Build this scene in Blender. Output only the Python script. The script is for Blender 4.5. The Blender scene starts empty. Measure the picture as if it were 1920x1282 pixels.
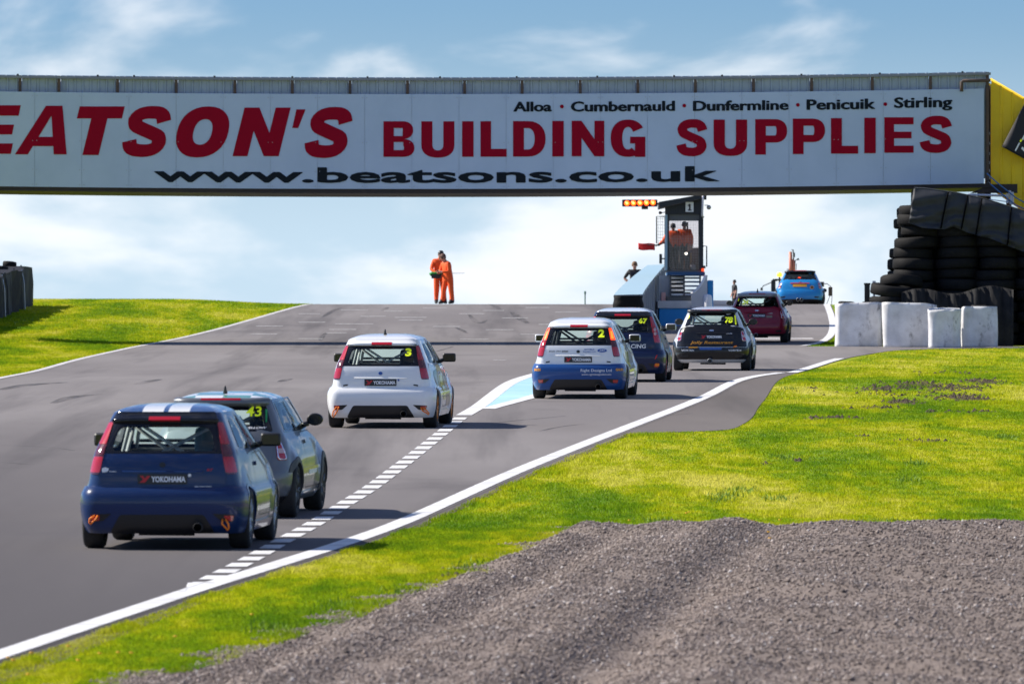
import bpy, bmesh, math, random
import numpy as np
from mathutils import Vector, Matrix
random.seed(7); RNG = np.random.default_rng(11)
SC = bpy.context.scene
COL = SC.collection
R = math.radians

# ------------------------------------------------------------------ camera
FPX = 16000.0            # focal length in photo pixels (300 mm on a 36 mm sensor)
HOR = 800.0              # level line in the photo
ZC = 3.42
PITCH = (HOR-641.0)/FPX
cam = bpy.data.cameras.new('camera'); cam.lens = 300; cam.sensor_width = 36
cam.clip_start = 0.5; cam.clip_end = 20000
cam.dof.use_dof = True; cam.dof.focus_distance = 145; cam.dof.aperture_fstop = 8.0
camo = bpy.data.objects.new('camera', cam); COL.objects.link(camo)
camo.location = (0, 0, ZC); camo.rotation_euler = (math.pi/2+PITCH, 0, 0)
SC.camera = camo
SC.render.resolution_x = 1024; SC.render.resolution_y = 683
# ------------------------------------------------------------------ light
SUN_EL = R(40); SUN_AZ = R(-77)          # from the left, a little beyond the scene
sv = Vector((math.sin(SUN_AZ)*math.cos(SUN_EL), math.cos(SUN_AZ)*math.cos(SUN_EL), math.sin(SUN_EL)))
sl = bpy.data.lights.new('sun', 'SUN'); sl.energy = 5.0; sl.angle = R(0.5); sl.color = (1.0, 0.93, 0.82)
so = bpy.data.objects.new('sun', sl); COL.objects.link(so)
so.rotation_euler = (-sv).to_track_quat('-Z', 'Y').to_euler(); so.location = (-60, 100, 80)
CL_SC = (26, 26, 60); CL_OFF = (2.42, 6.4, 3.15)
world = bpy.data.worlds.new('World'); SC.world = world; world.use_nodes = True
wn = world.node_tree; wn.nodes.clear()
def N(t, typ, **kw):
    n = t.nodes.new(typ)
    for k, v in kw.items():
        if k == 'inp':
            for a, b in v.items(): n.inputs[a].default_value = b
        else: setattr(n, k, v)
    return n
sky = N(wn, 'ShaderNodeTexSky', sky_type='NISHITA', sun_disc=False, sun_elevation=SUN_EL, sun_rotation=SUN_AZ,
        altitude=200, air_density=1.0, dust_density=0.6, ozone_density=1.6)
tc = N(wn, 'ShaderNodeTexCoord')
sep = N(wn, 'ShaderNodeSeparateXYZ'); wn.links.new(tc.outputs['Generated'], sep.inputs[0])
tint = N(wn, 'ShaderNodeMix', data_type='RGBA', blend_type='MULTIPLY', inp={'Factor': 1.0})
tint.inputs['B'].default_value = (0.36, 0.56, 0.93, 1)
wn.links.new(sky.outputs[0], tint.inputs['A'])
# pale horizon haze
hz = N(wn, 'ShaderNodeMapRange', interpolation_type='SMOOTHSTEP', inp={'From Min': 0.052, 'From Max': 0.018, 'To Min': 0.0, 'To Max': 0.92})
wn.links.new(sep.outputs['Z'], hz.inputs['Value'])
hm_ = N(wn, 'ShaderNodeMix', data_type='RGBA'); hm_.inputs['B'].default_value = (4.6, 5.9, 7.0, 1)
wn.links.new(hz.outputs[0], hm_.inputs['Factor']); wn.links.new(tint.outputs['Result'], hm_.inputs['A'])
# cloud banks
mp = N(wn, 'ShaderNodeMapping'); mp.inputs['Scale'].default_value = CL_SC; mp.inputs['Location'].default_value = CL_OFF
nz = N(wn, 'ShaderNodeTexNoise', inp={'Scale': 1.0, 'Detail': 6.0, 'Roughness': 0.50, 'Distortion': 0.25})
wn.links.new(tc.outputs['Generated'], mp.inputs['Vector']); wn.links.new(mp.outputs['Vector'], nz.inputs['Vector'])
low = N(wn, 'ShaderNodeMapRange', interpolation_type='SMOOTHSTEP', inp={'From Min': 0.034, 'From Max': 0.018, 'To Min': 0.0, 'To Max': 0.07})
wn.links.new(sep.outputs['Z'], low.inputs['Value'])
add = N(wn, 'ShaderNodeMath', operation='ADD'); wn.links.new(nz.outputs['Fac'], add.inputs[0]); wn.links.new(low.outputs[0], add.inputs[1])
cov = N(wn, 'ShaderNodeMapRange', interpolation_type='SMOOTHSTEP', inp={'From Min': 0.495, 'From Max': 0.70, 'To Min': 0.0, 'To Max': 0.82})
wn.links.new(add.outputs[0], cov.inputs['Value'])
cm = N(wn, 'ShaderNodeMix', data_type='RGBA'); cm.inputs['B'].default_value = (7.9, 8.1, 8.4, 1)
wn.links.new(cov.outputs[0], cm.inputs['Factor']); wn.links.new(hm_.outputs['Result'], cm.inputs['A'])
bg = N(wn, 'ShaderNodeBackground', inp={'Strength': 0.09}); wn.links.new(cm.outputs['Result'], bg.inputs['Color'])
wo = N(wn, 'ShaderNodeOutputWorld'); wn.links.new(bg.outputs[0], wo.inputs['Surface'])
vs = SC.view_settings; vs.view_transform = 'Standard'; vs.look = 'None'; vs.exposure = 0.6; vs.gamma = 1.0; vs.use_curve_mapping = False
SC.cycles.use_denoising = True
SC.cycles.max_bounces = 8; SC.cycles.transparent_max_bounces = 16

# ------------------------------------------------------------------ ground profile (road climbs to a crest)
def pchip(xs, ys):
    xs = np.array(xs, float); ys = np.array(ys, float)
    h = np.diff(xs); d = np.diff(ys)/h; m = np.zeros(len(xs))
    for i in range(1, len(xs)-1):
        if d[i-1]*d[i] > 0:
            w1 = 2*h[i]+h[i-1]; w2 = h[i]+2*h[i-1]
            m[i] = (w1+w2)/(w1/d[i-1]+w2/d[i])
    m[0] = d[0]; m[-1] = d[-1]
    def f(x):
        x = np.asarray(x, float); i = np.clip(np.searchsorted(xs, x)-1, 0, len(h)-1)
        t = (np.clip(x, xs[0], xs[-1])-xs[i])/h[i]
        r = (2*t**3-3*t**2+1)*ys[i]+(t**3-2*t**2+t)*h[i]*m[i]+(-2*t**3+3*t**2)*ys[i+1]+(t**3-t**2)*h[i]*m[i+1]
        return r if r.shape else float(r)
    return f
def zat(D, py): return ZC + D*math.tan(PITCH+math.atan((641-py)/FPX))
PL = lambda D: 385.5+54700/D
yt = [(61, PL(61)), (72, PL(72)), (85, 1029), (96, 968), (112, 879), (131, 803), (152, 747.5), (165, 717), (187, 695),
      (210, 668), (232, 643), (250, 620), (264, 600), (276, 583), (283, 574.5), (288, 571), (292, 571.8), (297, 578)]
zt = [(-60, -1.6), (0, 0.0), (30, 0.777), (45, zat(45, PL(45)))] + [(D, zat(D, y)) for D, y in yt] + [(310, 4.0), (340, 3.3), (420, 1.5), (700, -4), (2000, -40), (8000, -200)]
ZG = pchip([a for a, b in zt], [b for a, b in zt])
def sst(a, b, x):
    t = np.clip((np.asarray(x, float)-a)/(b-a), 0, 1); return t*t*(3-2*t)
_Ds = np.linspace(20, 289, 2700)
_ys = 641-FPX*np.tan(np.arctan((ZG(_Ds)-ZC)/_Ds)-PITCH)
def D_of(py): return float(np.interp(-py, -_ys, _Ds))
def W(px, py, D):
    """photo direction at distance D -> point"""
    v = (641-py)/FPX; y = math.cos(PITCH)-v*math.sin(PITCH)
    t = D/y
    return Vector(((px-960)/FPX*t, D, ZC+(math.sin(PITCH)+v*math.cos(PITCH))*t))
def G(px, py):
    D = D_of(py); p = W(px, py, D); return Vector((p.x, D, float(ZG(D))))
def GX(px, D): return (px-960)/FPX*D     # lateral position
def gz(x, y): return float(ZG(y)) + float(bank(x, y))

# ------------------------------------------------------------------ materials
def mat(name, col, rough=0.5, metal=0.0, coat=0.0, emit=None, noise=None, bump=None, spec=0.5, alpha=None, sheen=0):
    m = bpy.data.materials.new(name); m.use_nodes = True; t = m.node_tree; b = t.nodes['Principled BSDF']
    b.inputs['Base Color'].default_value = (*col, 1); b.inputs['Roughness'].default_value = rough
    b.inputs['Metallic'].default_value = metal; b.inputs['Coat Weight'].default_value = coat
    b.inputs['Specular IOR Level'].default_value = spec
    if coat: b.inputs['Coat Roughness'].default_value = 0.04
    if emit:
        b.inputs['Emission Color'].default_value = (*emit[:3], 1); b.inputs['Emission Strength'].default_value = emit[3]
    if noise:
        sc_, amt, col2 = noise
        c = N(t, 'ShaderNodeTexCoord'); n = N(t, 'ShaderNodeTexNoise', inp={'Scale': sc_, 'Detail': 6.0, 'Roughness': 0.62})
        t.links.new(c.outputs['Object'], n.inputs['Vector'])
        r = N(t, 'ShaderNodeMapRange', inp={'From Min': 0.38, 'From Max': 0.68, 'To Min': 0.0, 'To Max': amt})
        t.links.new(n.outputs['Fac'], r.inputs['Value'])
        x = N(t, 'ShaderNodeMix', data_type='RGBA'); x.inputs['A'].default_value = (*col, 1); x.inputs['B'].default_value = (*col2, 1)
        t.links.new(r.outputs[0], x.inputs['Factor']); t.links.new(x.outputs['Result'], b.inputs['Base Color'])
    if bump:
        sc_, st = bump
        c = N(t, 'ShaderNodeTexCoord'); n = N(t, 'ShaderNodeTexNoise', inp={'Scale': sc_, 'Detail': 5.0})
        t.links.new(c.outputs['Object'], n.inputs['Vector'])
        u = N(t, 'ShaderNodeBump', inp={'Strength': st, 'Distance': 0.02}); t.links.new(n.outputs['Fac'], u.inputs['Height'])
        t.links.new(u.outputs[0], b.inputs['Normal'])
    return m
def glass_mat(name, tint, refl=0.9, dust=0.0):
    m = bpy.data.materials.new(name); m.use_nodes = True; t = m.node_tree; t.nodes.clear()
    tr = N(t, 'ShaderNodeBsdfTransparent', inp={'Color': (*tint, 1)})
    gl = N(t, 'ShaderNodeBsdfGlossy', inp={'Roughness': 0.03})
    fr = N(t, 'ShaderNodeFresnel', inp={'IOR': 1.5}); k = N(t, 'ShaderNodeMath', operation='MULTIPLY', inp={1: refl})
    t.links.new(fr.outputs[0], k.inputs[0])
    mx = N(t, 'ShaderNodeMixShader'); t.links.new(k.outputs[0], mx.inputs[0]); t.links.new(tr.outputs[0], mx.inputs[1]); t.links.new(gl.outputs[0], mx.inputs[2])
    o = N(t, 'ShaderNodeOutputMaterial'); t.links.new(mx.outputs[0], o.inputs['Surface'])
    if dust:      # dusty film that catches the sun
        ts = N(t, 'ShaderNodeBsdfTranslucent', inp={'Color': (.62, .78, .74, 1)}); m2 = N(t, 'ShaderNodeMixShader', inp={0: dust})
        t.links.new(mx.outputs[0], m2.inputs[1]); t.links.new(ts.outputs[0], m2.inputs[2]); t.links.new(m2.outputs[0], o.inputs['Surface'])
    return m
M = {}
M['black'] = mat('black_plastic', (0.012, 0.012, 0.014), 0.45)
M['rubber'] = mat('rubber', (0.014, 0.014, 0.015), 0.8, noise=(14, 0.6, (0.03, 0.029, 0.028)))
M['dark'] = mat('dark_interior', (0.02, 0.02, 0.022), 0.8)
M['frit'] = mat('black_glass', (0.006, 0.006, 0.008), 0.08, spec=0.5)
M['glass'] = glass_mat('clear_glass', (0.86, 0.92, 0.91), dust=0.04); M['screen'] = glass_mat('windscreen_glass', (0.80, 0.90, 0.88), dust=0.34)
M['white'] = mat('white_paint', (0.80, 0.81, 0.82), 0.4)
M['chrome'] = mat('chrome', (0.8, 0.8, 0.82), 0.12, 1.0)
M['steel'] = mat('steel', (0.35, 0.36, 0.38), 0.4, 0.8)
M['lampred'] = mat('lamp_red', (0.42, 0.008, 0.014), 0.12, coat=1.0)
M['lampdark'] = mat('lamp_smoke', (0.10, 0.012, 0.016), 0.12, coat=1.0)
M['lampclear'] = mat('lamp_clear', (0.55, 0.35, 0.36), 0.1, coat=1.0)
M['lamplit'] = mat('lamp_lit', (0.6, 0.05, 0.02), 0.2, emit=(1.0, 0.07, 0.01, 1.0))
M['lampon'] = mat('lamp_on', (0.7, 0.1, 0.03), 0.2, emit=(1.0, 0.10, 0.01, 2.6))
M['plate'] = mat('plate_black', (0.008, 0.008, 0.01), 0.3)
M['decalw'] = mat('decal_white', (0.8, 0.8, 0.82), 0.4)
M['decalr'] = mat('decal_red', (0.5, 0.012, 0.02), 0.4)
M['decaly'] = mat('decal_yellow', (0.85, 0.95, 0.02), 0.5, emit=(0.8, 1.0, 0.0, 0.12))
M['decalo'] = mat('decal_orange', (0.75, 0.32, 0.02), 0.4)
M['decalb'] = mat('decal_blue', (0.03, 0.10, 0.36), 0.4)
M['decalk'] = mat('decal_black', (0.012, 0.012, 0.014), 0.4)
M['orange'] = mat('hi_vis_orange', (0.85, 0.09, 0.008), 0.75, noise=(5, 0.35, (0.75, 0.13, 0.012)))
M['orangestrap'] = mat('orange_strap', (0.9, 0.22, 0.01), 0.6)
M['skin'] = mat('skin', (0.50, 0.27, 0.19), 0.6)
M['hair'] = mat('hair_dark', (0.02, 0.015, 0.012), 0.7)
M['boot'] = mat('boot', (0.012, 0.012, 0.014), 0.6)

# ------------------------------------------------------------------ object helpers
def setp(o, label=None, cat=None, group=None, kind=None):
    if label: o['label'] = label
    if cat: o['category'] = cat
    if group: o['group'] = group
    if kind: o['kind'] = kind
    return o
def mk(name, verts, faces, m=None, parent=None, smooth=False, loc=None):
    me = bpy.data.meshes.new(name); me.from_pydata([tuple(v) for v in verts], [], faces); me.update()
    if m:
        for q in (m if isinstance(m, list) else [m]): me.materials.append(q)
    if smooth: me.shade_smooth()
    o = bpy.data.objects.new(name, me); COL.objects.link(o)
    if parent: o.parent = parent
    if loc is not None: o.location = loc
    return o
def bulk(name, V, F, m, parent=None):
    """fast mesh from numpy triangles"""
    me = bpy.data.meshes.new(name); V = np.ascontiguousarray(V, np.float32); F = np.ascontiguousarray(F, np.int32)
    me.vertices.add(len(V)); me.vertices.foreach_set('co', V.ravel())
    me.loops.add(F.size); me.loops.foreach_set('vertex_index', F.ravel())
    k = F.shape[1]; me.polygons.add(len(F))
    me.polygons.foreach_set('loop_start', np.arange(0, F.size, k, dtype=np.int32))
    me.update(calc_edges=True); me.materials.append(m)
    o = bpy.data.objects.new(name, me); COL.objects.link(o)
    if parent: o.parent = parent
    return o
def thing(name, label, cat, loc=(0, 0, 0), rot=None, group=None):
    o = bpy.data.objects.new(name, None); o.empty_display_size = 0.3; COL.objects.link(o); o.location = loc
    if rot is not None: o.rotation_euler = rot
    return setp(o, label, cat, group)
class MB:
    def __init__(s): s.v = []; s.f = []
    def add(s, v, f):
        n = len(s.v); s.v += [Vector(a) for a in v]; s.f += [tuple(i+n for i in q) for q in f]; return s
    def box(s, c, d, rz=0, rx=0, ry=0, ch=0.0):
        c = Vector(c); h = Vector(d)/2
        if ch <= 0:
            vs_ = [Vector((x*h.x, y*h.y, z*h.z)) for x in (-1, 1) for y in (-1, 1) for z in (-1, 1)]
            fs = [(0, 1, 3, 2), (4, 6, 7, 5), (0, 4, 5, 1), (2, 3, 7, 6), (0, 2, 6, 4), (1, 5, 7, 3)]
        else:
            bm = bmesh.new(); bmesh.ops.create_cube(bm, size=1.0)
            for q in bm.verts: q.co = Vector((q.co.x*d[0], q.co.y*d[1], q.co.z*d[2]))
            bmesh.ops.bevel(bm, geom=bm.edges[:], offset=ch, segments=2, affect='EDGES', profile=0.6)
            bm.verts.index_update(); vs_ = [q.co.copy() for q in bm.verts]; fs = [tuple(q.index for q in p.verts) for p in bm.faces]; bm.free()
        m = Matrix.Rotation(rz, 3, 'Z') @ Matrix.Rotation(ry, 3, 'Y') @ Matrix.Rotation(rx, 3, 'X')
        return s.add([c+m@q for q in vs_], fs)
    def tube(s, pts, r, n=8, cap=True):
        pts = [Vector(p) for p in pts]; k = len(pts); rr = r if isinstance(r, (list, tuple)) else [r]*k
        vs_ = []; up = None
        for i, p in enumerate(pts):
            t = (pts[min(i+1, k-1)]-pts[max(i-1, 0)]).normalized()
            if up is None: up = Vector((0, 0, 1)) if abs(t.z) < 0.9 else Vector((0, 1, 0))
            a = t.cross(up)
            if a.length < 1e-4: a = t.cross(Vector((1, 0, 0)))
            a.normalize(); b = a.cross(t).normalized(); up = b
            vs_ += [p+rr[i]*(math.cos(2*math.pi*j/n)*a+math.sin(2*math.pi*j/n)*b) for j in range(n)]
        fs = [(i*n+j, i*n+(j+1) % n, (i+1)*n+(j+1) % n, (i+1)*n+j) for i in range(k-1) for j in range(n)]
        if cap: fs += [tuple(range(n))[::-1], tuple((k-1)*n+j for j in range(n))]
        return s.add(vs_, fs)
    def lathe(s, prof, c=(0, 0, 0), axis='Z', n=24, closed=False):
        """prof: list of (radius, height along axis)"""
        c = Vector(c); vs_ = []
        for r, h in prof:
            for j in range(n):
                a = 2*math.pi*j/n; p = (r*math.cos(a), r*math.sin(a), h)
                vs_.append(c+Vector(p if axis == 'Z' else ((p[2], p[0], p[1]) if axis == 'X' else (p[0], p[2], p[1]))))
        k = len(prof); fs = [(i*n+j, i*n+(j+1) % n, (i+1)*n+(j+1) % n, (i+1)*n+j) for i in range(k-1) for j in range(n)]
        if closed: fs += [((k-1)*n+j, (k-1)*n+(j+1) % n, (j+1) % n, j) for j in range(n)]
        return s.add(vs_, fs)
    def prism(s, poly, d0, d1, plane='XZ'):
        n = len(poly)
        def pt(a, d): return (a[0], d, a[1]) if plane == 'XZ' else ((d, a[0], a[1]) if plane == 'YZ' else (a[0], a[1], d))
        vs_ = [pt(a, d0) for a in poly]+[pt(a, d1) for a in poly]
        return s.add(vs_, [tuple(range(n)), tuple(range(2*n-1, n-1, -1))]+[(i, (i+1) % n, n+(i+1) % n, n+i) for i in range(n)])
    def build(s, name, m, parent=None, smooth=False, loc=None, rel=None):
        if rel is not None: s.v = [q-Vector(rel) for q in s.v]
        return mk(name, s.v, s.f, m, parent, smooth, loc)
def copy_tree(o, parent=None):
    c = o.copy(); COL.objects.link(c); c.parent = parent
    for ch in list(o.children): copy_tree(ch, c)
    return c

# lettering -----------------------------------------------------------------
_tc = {}
def text_geo(s, bold=0.0, shear=0.0, space=1.0):
    k = (s, bold, shear, space)
    if k in _tc: return _tc[k]
    cu = bpy.data.curves.new('t', 'FONT'); cu.body = s; cu.size = 1.0; cu.offset = bold; cu.shear = shear; cu.space_character = space
    cu.resolution_u = 3; cu.fill_mode = 'FRONT'
    o = bpy.data.objects.new('t', cu); COL.objects.link(o)
    bpy.context.view_layer.update()
    me = bpy.data.meshes.new_from_object(o.evaluated_get(bpy.context.evaluated_depsgraph_get()))
    V = np.array([q.co[:2] for q in me.vertices]); F = [tuple(p.vertices) for p in me.polygons]
    bpy.data.objects.remove(o); bpy.data.curves.remove(cu); bpy.data.meshes.remove(me)
    mn = V.min(0); mx = V.max(0); V = (V-mn)/(mx-mn)
    _tc[k] = (V, F, float((mx-mn)[0]/(mx-mn)[1])); return _tc[k]
def place_text(name, s, x0, x1, z0, z1, fn, m, parent, bold=0.03, shear=0.0, space=1.0):
    V, F, _ = text_geo(s, bold, shear, space)
    return mk(name, [fn(x0+(x1-x0)*a, z0+(z1-z0)*b) for a, b in V], F, m, parent)
# ================================================================== ground, road, markings
def xcurve(pts):
    """photo points along the ground -> lateral position as a function of distance"""
    q = sorted((G(a, b) for a, b in pts), key=lambda p: p.y)
    ys = [p.y for p in q]; xs = [p.x for p in q]
    f = pchip(ys, xs)
    s0 = (xs[1]-xs[0])/(ys[1]-ys[0])
    s1 = (xs[-1]-xs[-2])/(ys[-1]-ys[-2])
    def g(y):
        y = np.asarray(y, float); r = f(y)
        r = np.where(y < ys[0], xs[0]+(y-ys[0])*s0, r)
        return np.where(y > ys[-1], xs[-1]+(y-ys[-1])*s1, r)
    return g
EDGE_R = xcurve([(0, 1230), (200, 1163), (380, 1103), (520, 1060), (640, 1022), (830, 947), (1000, 872), (1100, 832), (1180, 801), (1330, 741), (1420, 706), (1470, 699)])
EDGE_L = xcurve([(0, 710), (120, 682), (230, 656), (350, 632), (440, 609), (520, 586), (575, 572)])
# run-off asphalt right of the line, then the access road mouth
RUN_R = xcurve([(640, 1024), (1000, 880), (1150, 818), (1195, 811), (1340, 809), (1390, 797), (1425, 760), (1475, 706), (1540, 687), (1590, 672), (1640, 663), (1690, 657), (1890, 652.5)])
PIT_R = xcurve([(1505, 650), (1535, 645), (1558, 634), (1567, 612), (1564, 595), (1556, 574)])
def bank(x, y):
    x = np.asarray(x, float); y = np.asarray(y, float)
    e = EDGE_L(y)-x
    a = 0.16*sst(0.5, 5.0, e)*sst(150, 200, y)
    b = 0.10*sst(0.5, 4, x-np.where(y < 215, np.maximum(EDGE_R(y), RUN_R(y)), 60))*0
    return a+b
GL = xcurve([(160, 1290), (250, 1272), (360, 1252), (430, 1226), (500, 1204), (560, 1186), (660, 1150), (760, 1112), (880, 1080), (930, 1056), (985, 1030), (1045, 1004), (1078, 991)])
d_far = D_of(990.5)
def pit(x, y): return -0.22*sst(0.1, 0.9, x-GL(y))*sst(0.1, 0.9, d_far-y)
DST = np.concatenate([np.arange(20, 316, 1.0)])
LAYER = {}
def strip(name, fa, fb, d0, d1, lift, m, parent=None, n=2, step=1.0, kind=None):
    ds = [d0]+[float(d) for d in DST if d0+1e-3 < d < d1-1e-3]+[d1]
    v = []; f = []
    for d in ds:
        a = float(fa(d)); b = float(fb(d))
        for i in range(n): v.append((a+(b-a)*i/(n-1), d, float(ZG(d))+lift))
    for j in range(len(ds)-1):
        for i in range(n-1): f.append((j*n+i, j*n+i+1, (j+1)*n+i+1, (j+1)*n+i))
    return mk(name, v, f, m, parent)

# --- materials of the ground
def grass_mat(name, blades=False):
    m = bpy.data.materials.new(name); m.use_nodes = True; t = m.node_tree; b = t.nodes['Principled BSDF']; out = t.nodes['Material Output']
    c = N(t, 'ShaderNodeNewGeometry')
    mp_ = N(t, 'ShaderNodeMapping'); mp_.inputs['Scale'].default_value = (0.30, 0.05, 0.30); t.links.new(c.outputs['Position'], mp_.inputs['Vector'])
    n1 = N(t, 'ShaderNodeTexNoise', inp={'Scale': 1.6, 'Detail': 5.0, 'Roughness': 0.6}); t.links.new(mp_.outputs[0], n1.inputs['Vector'])
    mp2 = N(t, 'ShaderNodeMapping'); mp2.inputs['Scale'].default_value = (1.4, 0.35, 1.4); t.links.new(c.outputs['Position'], mp2.inputs['Vector'])
    n2 = N(t, 'ShaderNodeTexNoise', inp={'Scale': 2.2, 'Detail': 6.0, 'Roughness': 0.65}); t.links.new(mp2.outputs[0], n2.inputs['Vector'])
    r1 = N(t, 'ShaderNodeValToRGB'); e = r1.color_ramp.elements
    e[0].position = 0.32; e[0].color = (0.13, 0.25, 0.006, 1); e[1].position = 0.72; e[1].color = (0.62, 0.58, 0.10, 1)
    k = r1.color_ramp.elements.new(0.46); k.color = (0.26, 0.36, 0.006, 1)
    k = r1.color_ramp.elements.new(0.57); k.color = (0.44, 0.46, 0.008, 1)
    mixn = N(t, 'ShaderNodeMath', operation='MULTIPLY_ADD', inp={1: 0.55, 2: 0.225}); t.links.new(n2.outputs['Fac'], mixn.inputs[0])
    av = N(t, 'ShaderNodeMath', operation='ADD'); t.links.new(n1.outputs['Fac'], av.inputs[0]); t.links.new(mixn.outputs[0], av.inputs[1])
    sb = N(t, 'ShaderNodeMath', operation='SUBTRACT', inp={1: 0.5}); t.links.new(av.outputs[0], sb.inputs[0])
    t.links.new(sb.outputs[0], r1.inputs['Fac'])
    col = r1.outputs['Color']
    if blades:
        h = N(t, 'ShaderNodeHueSaturation', inp={'Hue': 0.5, 'Saturation': 1.0}); rr = N(t, 'ShaderNodeMapRange', inp={'To Min': 0.55, 'To Max': 1.45})
        t.links.new(c.outputs['Random Per Island'], rr.inputs['Value']); t.links.new(rr.outputs[0], h.inputs['Value']); t.links.new(col, h.inputs['Color']); col = h.outputs['Color']
        tr = N(t, 'ShaderNodeBsdfTranslucent'); t.links.new(col, tr.inputs['Color'])
        mx = N(t, 'ShaderNodeMixShader', inp={0: 0.45}); t.links.new(b.outputs[0], mx.inputs[1]); t.links.new(tr.outputs[0], mx.inputs[2]); t.links.new(mx.outputs[0], out.inputs['Surface'])
    else:
        h = N(t, 'ShaderNodeHueSaturation', inp={'Value': 0.72}); t.links.new(col, h.inputs['Color']); col = h.outputs['Color']
    t.links.new(col, b.inputs['Base Color']); b.inputs['Roughness'].default_value = 0.8; b.inputs['Specular IOR Level'].default_value = 0.15
    return m
M['grass'] = grass_mat('turf'); M['blade'] = grass_mat('grass_blades', True)
def asphalt_mat(name, base, light, dark):
    m = bpy.data.materials.new(name); m.use_nodes = True; t = m.node_tree; b = t.nodes['Principled BSDF']
    c = N(t, 'ShaderNodeNewGeometry')
    def noise(sc, scale, det=5.0, rough=0.6):
        q = N(t, 'ShaderNodeMapping'); q.inputs['Scale'].default_value = sc; t.links.new(c.outputs['Position'], q.inputs['Vector'])
        n = N(t, 'ShaderNodeTexNoise', inp={'Scale': scale, 'Detail': det, 'Roughness': rough}); t.links.new(q.outputs[0], n.inputs['Vector']); return n.outputs['Fac']
    def mr(v, a, bb, lo=0.0, hi=1.0):
        n = N(t, 'ShaderNodeMapRange', inp={'From Min': a, 'From Max': bb, 'To Min': lo, 'To Max': hi}); t.links.new(v, n.inputs['Value']); return n.outputs[0]
    def mix(a, bb, f):
        n = N(t, 'ShaderNodeMix', data_type='RGBA')
        if isinstance(a, tuple): n.inputs['A'].default_value = (*a, 1)
        else: t.links.new(a, n.inputs['A'])
        n.inputs['B'].default_value = (*bb, 1); t.links.new(f, n.inputs['Factor']); return n.outputs['Result']
    col = mix(base, light, mr(noise((0.10, 0.02, 0.1), 2.0), 0.42, 0.66, 0, 0.9))
    col = mix(col, dark, mr(noise((0.9, 0.012, 0.9), 1.0, 4.0), 0.50, 0.74, 0, 0.75))       # worn streaks along the racing line
    col = mix(col, dark, mr(noise((0.22, 0.10, 0.2), 1.1, 6.0), 0.60, 0.72, 0, 0.45))      # patches
    col = mix(col, light, mr(noise((60, 60, 60), 1.0, 2.0), 0.58, 0.75, 0, 0.8))           # aggregate
    col = mix(col, dark, mr(noise((60, 60, 60), 1.7, 2.0), 0.56, 0.72, 0, 0.55))
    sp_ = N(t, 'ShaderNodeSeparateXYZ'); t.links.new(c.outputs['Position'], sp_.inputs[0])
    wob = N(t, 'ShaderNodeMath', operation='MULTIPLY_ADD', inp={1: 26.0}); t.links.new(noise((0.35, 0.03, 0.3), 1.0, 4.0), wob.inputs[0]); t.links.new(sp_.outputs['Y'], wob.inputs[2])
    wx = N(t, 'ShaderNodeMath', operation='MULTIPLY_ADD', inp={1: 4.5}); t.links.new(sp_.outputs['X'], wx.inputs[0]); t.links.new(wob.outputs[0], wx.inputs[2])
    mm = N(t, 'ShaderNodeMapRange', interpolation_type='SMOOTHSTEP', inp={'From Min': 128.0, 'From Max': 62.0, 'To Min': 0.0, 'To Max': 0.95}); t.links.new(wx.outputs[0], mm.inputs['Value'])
    col = mix(col, dark, mm.outputs[0])      # near-left darkening: lens corner shading painted into the colour, plus racing-line rubber
    t.links.new(col, b.inputs['Base Color']); b.inputs['Roughness'].default_value = 0.92; b.inputs['Specular IOR Level'].default_value = 0.12
    u = N(t, 'ShaderNodeBump', inp={'Strength': 0.5, 'Distance': 0.004}); t.links.new(noise((70, 70, 70), 1.3, 3.0), u.inputs['Height']); t.links.new(u.outputs[0], b.inputs['Normal'])
    return m
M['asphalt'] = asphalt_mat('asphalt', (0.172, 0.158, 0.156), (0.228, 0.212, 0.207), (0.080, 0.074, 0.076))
M['asphalt2'] = asphalt_mat('runoff_asphalt', (0.130, 0.115, 0.108), (0.165, 0.148, 0.138), (0.085, 0.077, 0.073))
M['line'] = mat('line_paint', (0.72, 0.72, 0.715), 0.7, noise=(2.2, 0.75, (0.44, 0.43, 0.425)))
M['line3'] = mat('aged_line_paint', (0.58, 0.56, 0.55), 0.8, noise=(3, 0.9, (0.34, 0.33, 0.33)))
M['line2'] = mat('worn_line_paint', (0.42, 0.41, 0.40), 0.8, noise=(7, 0.9, (0.14, 0.135, 0.135)))
M['bluepaint'] = mat('blue_paint', (0.28, 0.52, 0.66), 0.7, noise=(1.2, 0.7, (0.44, 0.62, 0.70)))
M['skid'] = mat('tyre_mark', (0.075, 0.070, 0.072), 0.85)
def see_through(m, sc_, lo, hi):
    t = m.node_tree; b = t.nodes['Principled BSDF']; c = N(t, 'ShaderNodeNewGeometry'); mp_ = N(t, 'ShaderNodeMapping'); mp_.inputs['Scale'].default_value = sc_
    n = N(t, 'ShaderNodeTexNoise', inp={'Scale': 1.0, 'Detail': 5.0}); r = N(t, 'ShaderNodeMapRange', inp={'From Min': .35, 'From Max': .65, 'To Min': lo, 'To Max': hi})
    t.links.new(c.outputs['Position'], mp_.inputs['Vector']); t.links.new(mp_.outputs[0], n.inputs['Vector']); t.links.new(n.outputs['Fac'], r.inputs['Value']); t.links.new(r.outputs[0], b.inputs['Alpha'])
see_through(M['skid'], (3, .25, 1), .08, .62)
M['soil'] = mat('soil', (0.10, 0.072, 0.045), 0.95, noise=(3, 0.8, (0.05, 0.036, 0.024)))

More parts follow.
